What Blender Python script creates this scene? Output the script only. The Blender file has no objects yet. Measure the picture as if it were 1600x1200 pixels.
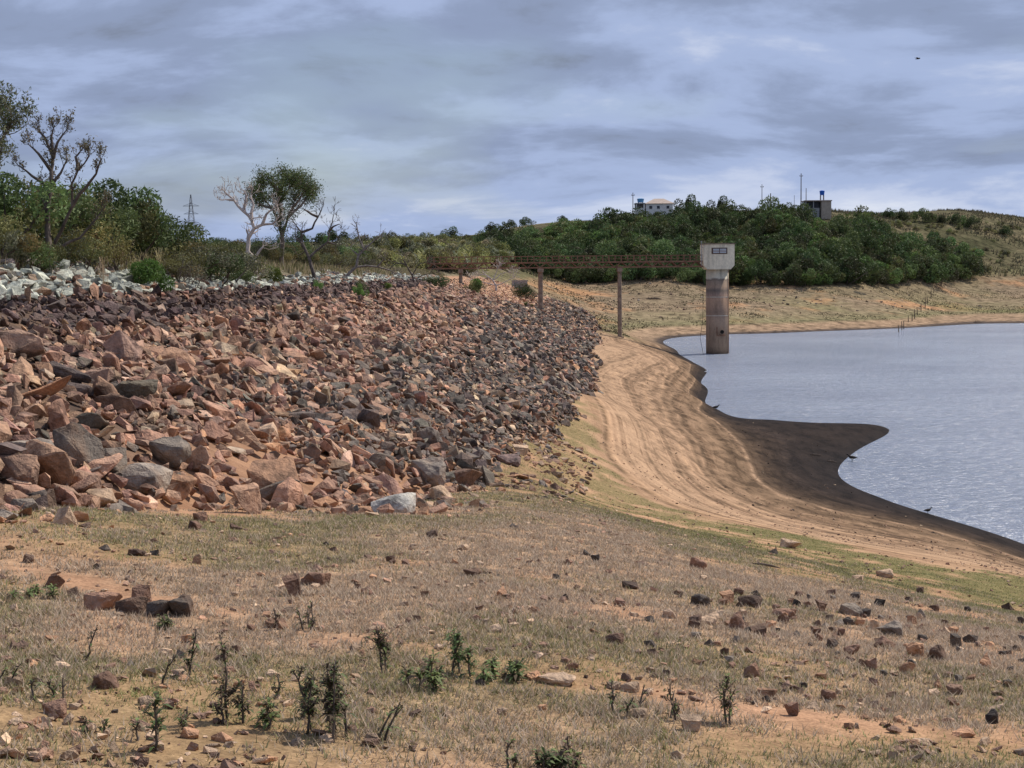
import bpy, bmesh, math, random
import numpy as np
from mathutils import Vector, Matrix

SC = bpy.context.scene
COL = SC.collection
R = math.radians

# ------------------------------------------------------------------ camera
FPX = 2400.0                      # focal length in pixels of a 1600 px wide frame
EYE = np.array([0.0, 0.0, 12.5])  # water level is z = 0
PITCH, ROLL = math.atan(168 / 2400), R(0.5)
c_f = np.array([0, math.cos(PITCH), -math.sin(PITCH)])
c_u0 = np.array([0, math.sin(PITCH), math.cos(PITCH)])
c_r0 = np.array([1.0, 0, 0])
c_r = c_r0 * math.cos(ROLL) - c_u0 * math.sin(ROLL)
c_u = c_u0 * math.cos(ROLL) + c_r0 * math.sin(ROLL)
cam_d = bpy.data.cameras.new('camera'); cam = bpy.data.objects.new('camera', cam_d); COL.objects.link(cam)
cam_d.sensor_width = 36; cam_d.lens = FPX / 1600 * 36
cam_d.clip_start = 0.1; cam_d.clip_end = 20000
M = Matrix.Identity(4)
for i in range(3):
    M[i][0], M[i][1], M[i][2], M[i][3] = c_r[i], c_u[i], -c_f[i], EYE[i]
cam.matrix_world = M
SC.camera = cam

# ------------------------------------------------------------------ sky, sun, exposure
SUN_DIR = Vector((0.50, 0.38, 0.76)).normalized()       # towards the sun
elev = math.asin(SUN_DIR.z); az = math.atan2(SUN_DIR.x, SUN_DIR.y)
world = bpy.data.worlds.new('World'); SC.world = world; world.use_nodes = True
wn = world.node_tree; wn.nodes.clear()
def N(nt, t, **kw):
    n = nt.nodes.new(t)
    for k, v in kw.items():
        if k.startswith('i_'): n.inputs[k[2:].replace('_', ' ')].default_value = v
        else: setattr(n, k, v)
    return n
def L(nt, a, b): nt.links.new(a, b)
def MATH(nt, op, a, b=None, c=None, clamp=False):
    n = nt.nodes.new('ShaderNodeMath'); n.operation = op; n.use_clamp = clamp
    for i, v in enumerate((a, b, c)):
        if v is None: continue
        if isinstance(v, (int, float)): n.inputs[i].default_value = v
        else: nt.links.new(v, n.inputs[i])
    return n.outputs[0]
def RAMP(nt, fac, stops, interp='LINEAR'):
    n = nt.nodes.new('ShaderNodeValToRGB'); cr = n.color_ramp; cr.interpolation = interp
    while len(cr.elements) < len(stops): cr.elements.new(0.5)
    for e, (p, c) in zip(cr.elements, stops):
        e.position = p
        e.color = (c, c, c, 1) if isinstance(c, (int, float)) else (*c, 1)
    nt.links.new(fac, n.inputs[0]); return n.outputs[0]
def MIX(nt, fac, a, b, mode='MIX'):
    n = nt.nodes.new('ShaderNodeMix'); n.data_type = 'RGBA'; n.blend_type = mode
    for s, v in ((n.inputs[0], fac), (n.inputs[6], a), (n.inputs[7], b)):
        if isinstance(v, (int, float)): s.default_value = v
        elif isinstance(v, tuple): s.default_value = (*v, 1)
        else: nt.links.new(v, s)
    return n.outputs[2]
def NOISE(nt, vec, scale, detail=4, rough=0.55, dist=0.0, dims='3D'):
    n = nt.nodes.new('ShaderNodeTexNoise'); n.noise_dimensions = dims
    n.inputs['Scale'].default_value = scale; n.inputs['Detail'].default_value = detail
    n.inputs['Roughness'].default_value = rough; n.inputs['Distortion'].default_value = dist
    if vec is not None: nt.links.new(vec, n.inputs['W' if dims == '1D' else 'Vector'])
    return n.outputs['Fac'] if 'Fac' in n.outputs else n.outputs[0]

sky = N(wn, 'ShaderNodeTexSky', sky_type='NISHITA', sun_disc=False, sun_elevation=elev, sun_rotation=az)
tc = N(wn, 'ShaderNodeTexCoord'); sep = N(wn, 'ShaderNodeSeparateXYZ'); L(wn, tc.outputs['Generated'], sep.inputs[0])
zz = MATH(wn, 'ADD', MATH(wn, 'MAXIMUM', sep.outputs[2], 0.0), 0.24)
cmb = N(wn, 'ShaderNodeCombineXYZ')
L(wn, MATH(wn, 'DIVIDE', sep.outputs[0], zz), cmb.inputs[0]); L(wn, MATH(wn, 'DIVIDE', sep.outputs[1], zz), cmb.inputs[1])
mp = N(wn, 'ShaderNodeMapping'); mp.inputs['Location'].default_value = (3.7, 1.3, 0); L(wn, cmb.outputs[0], mp.inputs[0])
mp2 = N(wn, 'ShaderNodeMapping'); mp2.inputs['Scale'].default_value = (0.8, 1.0, 1.0); L(wn, mp.outputs[0], mp2.inputs[0])
n1 = NOISE(wn, mp2.outputs[0], 2.0, 9, 0.58, 0.3)
n2 = NOISE(wn, mp2.outputs[0], 0.9, 3, 0.5, 0.2)
n3 = NOISE(wn, mp.outputs[0], 1.0, 4, 0.5)
cf = MATH(wn, 'ADD', MATH(wn, 'MULTIPLY', n1, 0.72), MATH(wn, 'MULTIPLY', n2, 0.28))
cloud = RAMP(wn, cf, [(0.34, (0.20, 0.235, 0.315)), (0.43, (0.28, 0.345, 0.51)), (0.52, (0.39, 0.48, 0.71)), (0.60, (0.56, 0.63, 0.81)), (0.70, (0.72, 0.77, 0.88))], 'EASE')
gapf = RAMP(wn, n3, [(0.54, 0.0), (0.70, 0.55)])
skc = N(wn, 'ShaderNodeMix', data_type='RGBA', blend_type='MULTIPLY'); skc.inputs[0].default_value = 1
L(wn, sky.outputs[0], skc.inputs[6]); skc.inputs[7].default_value = (0.10, 0.10, 0.10, 1)
mixs = MIX(wn, gapf, cloud, skc.outputs[2])
bg = N(wn, 'ShaderNodeBackground'); L(wn, mixs, bg.inputs[0]); bg.inputs[1].default_value = 1.0
wo = N(wn, 'ShaderNodeOutputWorld'); L(wn, bg.outputs[0], wo.inputs[0])

sun_d = bpy.data.lights.new('sun', 'SUN'); sun_d.energy = 5.0; sun_d.angle = R(1.5); sun_d.color = (1.0, 0.93, 0.83)
sun = bpy.data.objects.new('sun', sun_d); COL.objects.link(sun)
sun.rotation_euler = (-SUN_DIR).to_track_quat('-Z', 'Y').to_euler(); sun.location = (0, 0, 60)
vs = SC.view_settings; vs.view_transform = 'Standard'; vs.look = 'None'; vs.exposure = 0.0; vs.gamma = 1.0
SC.cycles.use_denoising = True

# ------------------------------------------------------------------ helpers
rng = np.random.default_rng(11)
def ray(u, v):
    d = c_f + c_r * ((u - 800) / FPX) - c_u * ((v - 600) / FPX)
    return d / d[1]                       # per metre of depth (Y)
def PD(u, v, D): return EYE + ray(u, v) * D
def PZ(u, v, z):
    d = ray(u, v); return EYE + d * ((z - EYE[2]) / d[2])
def px_of(p):
    q = np.asarray(p, float) - EYE; w = q @ c_f
    return 800 + FPX * (q @ c_r) / w, 600 - FPX * (q @ c_u) / w
def hash2(ix, iy, s):
    h = (ix.astype(np.int64) * 374761393 + iy.astype(np.int64) * 668265263 + s * 974634777) & 0xffffffff
    h = ((h ^ (h >> 13)) * 1274126177) & 0xffffffff
    return ((h ^ (h >> 16)) & 0xffffff) / float(0xffffff)
def vnoise(x, y, s=0):
    ix, iy = np.floor(x), np.floor(y); fx, fy = x - ix, y - iy
    fx = fx * fx * (3 - 2 * fx); fy = fy * fy * (3 - 2 * fy)
    a, b = hash2(ix, iy, s), hash2(ix + 1, iy, s); c, d = hash2(ix, iy + 1, s), hash2(ix + 1, iy + 1, s)
    return (a * (1 - fx) + b * fx) * (1 - fy) + (c * (1 - fx) + d * fx) * fy
def fbm(x, y, s=0, o=4):
    t = 0; a = 0.5; n = 0
    for i in range(o): t = t + a * vnoise(x * 2 ** i, y * 2 ** i, s + i); n += a; a *= 0.5
    return t / n
def sstep(a, b, x):
    t = np.clip((x - a) / (b - a), 0, 1); return t * t * (3 - 2 * t)

def mesh_np(name, V, F, col=None, mat=None, smooth=False, extra=None):
    V = np.asarray(V, np.float32); F = np.asarray(F, np.int32); k = F.shape[1]
    me = bpy.data.meshes.new(name)
    me.vertices.add(len(V)); me.vertices.foreach_set('co', V.ravel())
    me.loops.add(F.size); me.loops.foreach_set('vertex_index', F.ravel())
    me.polygons.add(len(F)); me.polygons.foreach_set('loop_start', np.arange(0, F.size, k, dtype=np.int32))
    me.polygons.foreach_set('use_smooth', np.full(len(F), smooth, bool))
    if col is not None:
        a = me.color_attributes.new('Col', 'FLOAT_COLOR', 'POINT')
        a.data.foreach_set('color', np.column_stack([col, np.ones(len(V))]).astype(np.float32).ravel())
    for nm, arr in (extra or {}).items():
        a = me.attributes.new(nm, 'FLOAT', 'POINT'); a.data.foreach_set('value', np.asarray(arr, np.float32))
    me.update(calc_edges=True)
    if mat: me.materials.append(mat)
    return me
def add(name, me, parent=None, mat=None, loc=None, rot=None, scale=None):
    o = bpy.data.objects.new(name, me); COL.objects.link(o)
    if mat and me and not me.materials: me.materials.append(mat)
    if parent: o.parent = parent
    if loc is not None: o.location = [float(q) for q in loc]
    if rot is not None: o.rotation_euler = rot
    if scale is not None: o.scale = scale
    return o
def tag(o, label=None, cat=None, group=None, kind=None):
    if label: o['label'] = label
    if cat: o['category'] = cat
    if group: o['group'] = group
    if kind: o['kind'] = kind
    return o
def thing(name, loc, label, cat, group=None, rz=0):
    o = bpy.data.objects.new(name, None); COL.objects.link(o); o.location = [float(q) for q in loc]
    o.empty_display_size = 0.2; o.rotation_euler = (0, 0, rz)
    return tag(o, label, cat, group)

class MB:                                   # collects boxes, tubes and polygons of one part
    def __init__(s): s.v = []; s.f = []
    def quad(s, F, V):
        b = len(s.v); s.v += [tuple(map(float, p)) for p in V]; s.f += [tuple(b + i for i in f) for f in F]; return s
    def box(s, x0, x1, y0, y1, z0, z1):
        return s.quad([(0, 3, 2, 1), (4, 5, 6, 7), (0, 1, 5, 4), (1, 2, 6, 5), (2, 3, 7, 6), (3, 0, 4, 7)],
                      [(x0, y0, z0), (x1, y0, z0), (x1, y1, z0), (x0, y1, z0), (x0, y0, z1), (x1, y0, z1), (x1, y1, z1), (x0, y1, z1)])
    def tube(s, pts, rad, n=6, cap=True):
        pts = [np.asarray(p, float) for p in pts]; b0 = len(s.v); m = len(pts)
        if isinstance(rad, (int, float)): rad = [rad] * m
        ref = np.array([0.31, 0.87, 0.38])
        for i in range(m):
            t = pts[min(i + 1, m - 1)] - pts[max(i - 1, 0)]; t /= (np.linalg.norm(t) + 1e-9)
            a = np.cross(t, ref); a /= (np.linalg.norm(a) + 1e-9); b = np.cross(t, a)
            for k in range(n):
                th = 2 * math.pi * k / n
                s.v.append(tuple(pts[i] + rad[i] * (math.cos(th) * a + math.sin(th) * b)))
        for i in range(m - 1):
            for k in range(n):
                s.f.append((b0 + i * n + k, b0 + i * n + (k + 1) % n, b0 + (i + 1) * n + (k + 1) % n, b0 + (i + 1) * n + k))
        if cap:
            s.f.append(tuple(b0 + k for k in range(n))[::-1]); s.f.append(tuple(b0 + (m - 1) * n + k for k in range(n)))
        return s
    def mesh(s, name, mat=None, smooth=False):
        me = bpy.data.meshes.new(name); me.from_pydata(s.v, [], s.f); me.update()
        if smooth: me.polygons.foreach_set('use_smooth', np.ones(len(me.polygons), bool))
        if mat: me.materials.append(mat)
        return me

# ------------------------------------------------------------------ materials
def new_mat(name, rough=0.9, spec=0.2):
    m = bpy.data.materials.new(name); m.use_nodes = True; nt = m.node_tree
    b = nt.nodes['Principled BSDF']; b.inputs['Roughness'].default_value = rough
    b.inputs['Specular IOR Level'].default_value = spec
    return m, nt, b
def wpos(nt): return N(nt, 'ShaderNodeNewGeometry').outputs['Position']
def bump(nt, b, h, strength=0.5, dist=0.02):
    n = N(nt, 'ShaderNodeBump'); n.inputs['Strength'].default_value = strength; n.inputs['Distance'].default_value = dist
    L(nt, h, n.inputs['Height']); L(nt, n.outputs[0], b.inputs['Normal'])
def noisy_mat(name, c1, c2, scale=3, rough=0.9, bs=0.4, bd=0.02, bscale=12, spec=0.2):
    m, nt, b = new_mat(name, rough, spec); p = wpos(nt)
    n = NOISE(nt, p, scale, 5, 0.6)
    L(nt, RAMP(nt, n, [(0.3, c1), (0.7, c2)]), b.inputs['Base Color'])
    bump(nt, b, NOISE(nt, p, bscale, 4, 0.6), bs, bd); return m

def rock_mat(name, src):
    m, nt, b = new_mat(name, 0.85, 0.25); p = wpos(nt)
    if src == 'attr': base = N(nt, 'ShaderNodeAttribute', attribute_name='Col').outputs['Color']
    else: base = N(nt, 'ShaderNodeObjectInfo').outputs['Color']
    n1 = NOISE(nt, p, 2.2, 6, 0.65, 0.3); n2 = NOISE(nt, p, 14, 4, 0.65)
    c = MIX(nt, 1.0, base, RAMP(nt, n1, [(0.34, (0.34, 0.33, 0.33)), (0.48, (0.95, 0.92, 0.90)), (0.66, (1.45, 1.36, 1.24))]), 'MULTIPLY')
    c = MIX(nt, 1.0, c, RAMP(nt, n2, [(0.3, 0.72), (0.7, 1.2)]), 'MULTIPLY')
    rust = RAMP(nt, NOISE(nt, p, 1.1, 5, 0.6, 0.5), [(0.55, 0.0), (0.7, 0.45)])
    c = MIX(nt, rust, c, (0.27, 0.135, 0.07))
    L(nt, c, b.inputs['Base Color'])
    h = MATH(nt, 'ADD', NOISE(nt, p, 5, 5, 0.6, 0.4), MATH(nt, 'MULTIPLY', NOISE(nt, p, 30, 3, 0.6), 0.3))
    bump(nt, b, h, 0.9, 0.09); return m
M_ROCK_A = rock_mat('rock_mass', 'attr'); M_ROCK_O = rock_mat('rock_piece', 'obj')

def leaf_mat(name, rough=0.7):
    m, nt, b = new_mat(name, rough, 0.25)
    a = N(nt, 'ShaderNodeAttribute', attribute_name='Col'); oi = N(nt, 'ShaderNodeObjectInfo')
    hs = N(nt, 'ShaderNodeHueSaturation')
    L(nt, MATH(nt, 'ADD', MATH(nt, 'MULTIPLY', oi.outputs['Random'], 0.05), 0.475), hs.inputs['Hue'])
    L(nt, MATH(nt, 'ADD', MATH(nt, 'MULTIPLY', MATH(nt, 'FRACT', MATH(nt, 'MULTIPLY', oi.outputs['Random'], 7.3)), 0.85), 0.62), hs.inputs['Value'])
    L(nt, a.outputs['Color'], hs.inputs['Color']); L(nt, hs.outputs[0], b.inputs['Base Color'])
    tr = N(nt, 'ShaderNodeBsdfTranslucent'); L(nt, hs.outputs[0], tr.inputs[0])
    mx = N(nt, 'ShaderNodeMixShader'); mx.inputs[0].default_value = 0.25
    L(nt, b.outputs[0], mx.inputs[1]); L(nt, tr.outputs[0], mx.inputs[2])
    L(nt, mx.outputs[0], nt.nodes['Material Output'].inputs[0]); return m
M_LEAF = leaf_mat('foliage')
M_GRASS = leaf_mat('grass_blades', 0.85)
M_BARK = noisy_mat('bark_dark', (0.05, 0.04, 0.033), (0.16, 0.13, 0.11), 6)
M_BARKW = noisy_mat('bark_bleached', (0.26, 0.21, 0.19), (0.55, 0.48, 0.43), 5)
M_BARKG = noisy_mat('bark_grey', (0.10, 0.085, 0.075), (0.27, 0.23, 0.2), 6)
M_RUST = noisy_mat('rusted_steel', (0.12, 0.062, 0.042), (0.28, 0.155, 0.098), 3, 0.85)
M_DECK = noisy_mat('deck_plate', (0.07, 0.045, 0.035), (0.14, 0.09, 0.065), 3)
M_DARK = noisy_mat('black_and_hole_shade', (0.012, 0.01, 0.009), (0.02, 0.018, 0.016), 3)
M_GREYM = noisy_mat('grey_metal', (0.22, 0.22, 0.22), (0.34, 0.34, 0.34), 3, 0.6)
M_WOOD = noisy_mat('weathered_wood', (0.06, 0.045, 0.035), (0.17, 0.13, 0.10), 9)

# ------------------------------------------------------------------ terrain
def warp(X, Y):
    Yp = np.maximum(Y, 0) + 10
    return np.clip(X / Yp, -0.5, 0.5) * 3.0, np.log(Yp)
CP = []
def cD(u, v, D): CP.append(tuple(PD(u, v, D)))
def cZ(u, v, z): CP.append(tuple(PZ(u, v, z)))
for p in [(0, 0, 10.9), (-4, 0, 11.1), (4, 0, 10.7), (-2, 3, 10.8), (2, 3, 10.6)]: CP.append(p)
for a in [(800, 1200, 6.7), (0, 1200, 6.0), (1600, 1200, 7.5), (0, 1000, 9), (400, 1000, 9.5), (800, 1000, 10), (1200, 1000, 12.3), (1600, 1000, 15.5),
          (0, 900, 12), (400, 900, 13.3), (800, 900, 14.7), (1200, 900, 20.5), (0, 800, 16.5), (430, 790, 23.2), (800, 800, 24.5), (750, 765, 34), (800, 690, 48.5)]: cD(*a)
for z, pts in [(6.0, [(1600, 940), (1100, 830), (900, 760)]),
               (4.8, [(925, 620), (940, 700), (1000, 765), (1150, 815), (1600, 900)]),
               (0.8, [(1180, 700), (1200, 745), (1300, 790), (1600, 872), (1085, 590), (1096, 640), (1140, 668), (1083, 570), (1034, 541)]), (1.6, [(1078, 580), (1080, 615), (1085, 650), (1110, 690), (1130, 745), (1250, 802), (1600, 882)]), (2.6, [(1000, 600), (1015, 650), (1070, 730), (1200, 810)]),
               (0.0, [(1600, 850), (1530, 826), (1450, 802), (1370, 775), (1310, 742), (1325, 715), (1392, 672), (1370, 664), (1300, 661), (1200, 655), (1130, 645), (1102, 632),
                      (1092, 600), (1090, 570), (1060, 553), (1043, 540), (1060, 527), (1145, 522), (1270, 518), (1400, 513), (1600, 505)])]:
    for (u, v) in pts: cZ(u, v, z)
for p in [(-5.9, 17, 9.8), (3.3, 78, 5.4), (6.5, 120, 3.9), (10.4, 192, 4.0), (13.1, 252, 3.7), (16.7, 240, 2.85), (4.2, 240, 4.0), (0, 100, 5.5), (-3, 40, 7.0),
          (-14, 60, 7), (-20, 120, 5), (-30, 30, 9), (-12, 10, 11.2), (-30, 200, 6),
          (40, 160, -3), (60, 120, -4), (34, 70, -2.5), (60, 250, -5), (40, 95, -3), (33, 244, -1.6), (90, 300, -4), (30, 110, -1.2), (60, 100, -4), (27, 96, -1.5), (50, 80, -3.5), (26, 40, 1.5), (14, 20, 6.8), (32, 150, -2)]: CP.append(p)
for a in [(900, 440, 400), (900, 480, 330), (900, 500, 295), (950, 520, 262), (1150, 445, 405), (1150, 480, 352), (1400, 440, 440), (1400, 480, 385), (1600, 438, 480), (1600, 480, 420), (1500, 425, 480),
          (1100, 338, 485), (1000, 342, 485), (900, 372, 480), (1400, 347, 525), (1600, 350, 560), (1300, 338, 490), (1500, 340, 540), (750, 400, 380), (650, 415, 300), (600, 408, 420), (600, 405, 700),
          (850, 352, 850), (940, 345, 800), (450, 379, 900), (300, 392, 1000), (100, 400, 1000), (700, 372, 900), (780, 372, 640), (1000, 380, 440), (1200, 375, 450), (1400, 385, 470)]: cD(*a)
for p in [(100, 700, 26), (250, 800, 26), (200, 1500, 25), (0, 1500, 30), (-400, 1500, 28), (0, 3500, 25), (-1200, 3500, 25), (1200, 3500, 25), (400, 700, 30), (-150, 400, 8), (-200, 600, 14), (-100, 250, 6), (200, 330, -6), (280, 450, 6)]: CP.append(p)
CP = np.array(CP)
wa, wb = warp(CP[:, 0], CP[:, 1])
def tpsk(r2): return np.where(r2 > 1e-12, r2 * np.log(r2 + 1e-12), 0)
nC = len(CP)
A = np.zeros((nC + 3, nC + 3))
A[:nC, :nC] = tpsk((wa[:, None] - wa) ** 2 + (wb[:, None] - wb) ** 2) + np.eye(nC) * 1.2e-3
A[:nC, nC] = 1; A[:nC, nC + 1] = wa; A[:nC, nC + 2] = wb; A[nC:, :nC] = A[:nC, nC:].T
TW = np.linalg.solve(A, np.concatenate([CP[:, 2], [0, 0, 0]]))
def ground_smooth(X, Y):
    X = np.atleast_1d(np.asarray(X, float)); Y = np.atleast_1d(np.asarray(Y, float)); sh = X.shape
    a, b = warp(X.ravel(), Y.ravel()); out = np.empty(a.size)
    for i in range(0, a.size, 20000):
        s = slice(i, i + 20000)
        r2 = (a[s, None] - wa) ** 2 + (b[s, None] - wb) ** 2
        out[s] = tpsk(r2) @ TW[:nC] + TW[nC] + TW[nC + 1] * a[s] + TW[nC + 2] * b[s]
    return np.clip(out, -8, 60).reshape(sh)
def gz(X, Y):
    X = np.atleast_1d(np.asarray(X, float)); Y = np.atleast_1d(np.asarray(Y, float))
    z = ground_smooth(X, Y)
    nearw = sstep(0.1, 1.2, z)
    nearw = nearw * (0.08 + 0.92 * sstep(4.6, 6.5, z))
    z = z + nearw * (0.16 * (fbm(X * 0.35, Y * 0.35, 5, 3) - 0.5) + 0.07 * (fbm(X * 1.6, Y * 1.6, 9, 3) - 0.5))
    z = z + 1.2 * (fbm(X * 0.03, Y * 0.03, 21, 3) - 0.5) * sstep(350, 500, Y)
    z = z + 0.7 * (fbm(X * 0.11, Y * 0.11, 23, 4) - 0.5) * sstep(262, 300, Y) * sstep(1.0, 3.5, z)
    # low wave-cut ledges left by the falling water
    w = sstep(0.5, 1.2, z) * (1 - sstep(4.6, 5.6, z)) * (1 - sstep(150, 230, Y))
    ph = z / 0.5 + 0.8 * vnoise(z * 1.7, z * 0.0 + 3.5, 35) + 0.25 * fbm(X * 0.05, Y * 0.02, 31, 2)
    fr = ph - np.floor(ph)
    return z + w * 0.03 * (1 - 0.6 * sstep(80, 110, Y)) * sstep(0.42, 0.68, fbm(X * 0.09, Y * 0.05, 33, 3)) * (np.minimum(fr / 0.75, (1 - fr) / 0.25) - 0.5)
# dam: upstream full-water line XF(Y), slope 1:SL(Y)
ZF = 12.1
def XF(Y): return -10 + 5.4 * sstep(238, 292, Y)
TOE_Y = [0, 14, 17, 23.7, 35.5, 49.3, 78.8, 120, 192, 252, 300, 340]; TOE_X = [-9.0, -7, -5.7, -3.6, -1.5, -0.4, 2.7, 6.2, 10.5, 13.1, 14.5, 14]
def SLP(Y): return 2.05 + 0.85 * sstep(110, 240, Y)
def damz(X, Y):
    X = np.asarray(X, float); Y = np.asarray(Y, float); t = X - XF(Y)
    up = ZF - t / np.where(t > 0, SLP(Y), 3.2)
    z = np.minimum(up, 13.5); z = np.where(t < -9.5, 13.5 - (-9.5 - t) / 2.4, z)
    z = z - 0.9 * np.maximum(0, X - np.interp(Y, TOE_Y, TOE_X) - 2.6 * (fbm(X * 0.35, Y * 0.22, 101, 3) - 0.55))
    return z - 9 * sstep(318, 350, Y)
def sz(X, Y): return np.maximum(gz(X, Y), damz(X, Y))
def hit(u, v, f=gz, d0=3.0, d1=1200):
    d = ray(u, v); Ds = np.geomspace(d0, d1, 1500); P = EYE + d * Ds[:, None]
    g = f(P[:, 0], P[:, 1]); k = np.argmax(P[:, 2] < g)
    if P[k, 2] >= g[k] or k == 0: return None
    a, b = Ds[k - 1], Ds[k]
    for _ in range(14):
        m = (a + b) / 2; p = EYE + d * m
        if p[2] < f(p[0], p[1])[0] if np.ndim(f(p[0], p[1])) else p[2] < f(p[0], p[1]): b = m
        else: a = m
    p = EYE + d * b; return p

# polyline of bare trampled soil across the grass
PATH = np.array([p[:2] for p in [hit(u, v) for (u, v) in [(-60, 885), (120, 900), (300, 945), (430, 985), (600, 1000), (760, 1035), (900, 1075), (1080, 1085), (1250, 1120), (1450, 1150), (1640, 1190)]] if p is not None])
def path_dist(X, Y):
    d = np.full(np.shape(X), 1e9)
    for a, b in zip(PATH[:-1], PATH[1:]):
        ab = b - a; t = np.clip(((X - a[0]) * ab[0] + (Y - a[1]) * ab[1]) / (ab @ ab), 0, 1)
        d = np.minimum(d, np.hypot(X - a[0] - t * ab[0], Y - a[1] - t * ab[1]))
    return d
def cover(X, Y, z):
    """(dry grass cover, green grass cover) 0..1 on the near bank"""
    n1 = fbm(X * 0.55, Y * 0.4, 41, 4); n2 = fbm(X * 1.7, Y * 1.1, 51, 3); n3 = fbm(X * 0.2, Y * 0.2, 61, 3)
    zj = z + 1.6 * (n1 - 0.5) + 0.5 * (n2 - 0.5)
    dry = sstep(6.3, 7.3, zj) * sstep(0.34, 0.56, 0.5 * n1 + 0.5 * n2 + 0.03)
    pd = path_dist(X, Y) + 0.9 * (n2 - 0.5) + 0.5 * (n1 - 0.5)
    dry = dry * np.maximum(sstep(0.02, 0.35, pd), 0.0)
    grn = sstep(4.9, 5.4, zj) * (1 - sstep(7.0, 8.6, zj)) * sstep(0.34, 0.52, 0.5 * n2 + 0.5 * n1)
    grn = np.maximum(grn, 0.5 * sstep(0.50, 0.62, n3) * sstep(6.5, 8, zj))
    toeg = (1 - sstep(0.8, 3.2, np.abs(X - np.interp(Y, TOE_Y, TOE_X) - 1.6))) * sstep(0.46, 0.58, n1) * (1 - sstep(40, 60, Y)); grn = np.maximum(grn, 0.7 * toeg)
    t = X - XF(Y) - (ZF - z) * SLP(Y)          # bare apron of soil just below the riprap
    apron = 1 - sstep(0.3, 2.6, t + 2.2 * (n1 - 0.5))
    nearc = 1 - sstep(150, 200, Y)
    return dry * nearc * (1 - 0.75 * apron), grn * nearc * (1 - 0.25 * apron)

def axis(lo, hi, c, s0, k):
    r = [c]
    while r[-1] < hi: r.append(r[-1] + s0 + k * abs(r[-1] - c))
    l = [c]
    while l[-1] > lo: l.append(l[-1] - s0 - k * abs(l[-1] - c))
    return np.array(l[:0:-1] + r)
gx = axis(-2200, 2200, 4, 0.22, 0.016); gy = axis(-60, 5000, 6, 0.17, 0.011)
GX, GY = np.meshgrid(gx, gy); GZ = gz(GX.ravel(), GY.ravel()).reshape(GX.shape)
dryA, grnA = cover(GX.ravel(), GY.ravel(), GZ.ravel())
nx, ny = len(gx), len(gy); idx = np.arange(nx * ny).reshape(ny, nx)
F = np.column_stack([idx[:-1, :-1].ravel(), idx[:-1, 1:].ravel(), idx[1:, 1:].ravel(), idx[1:, :-1].ravel()])

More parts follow.
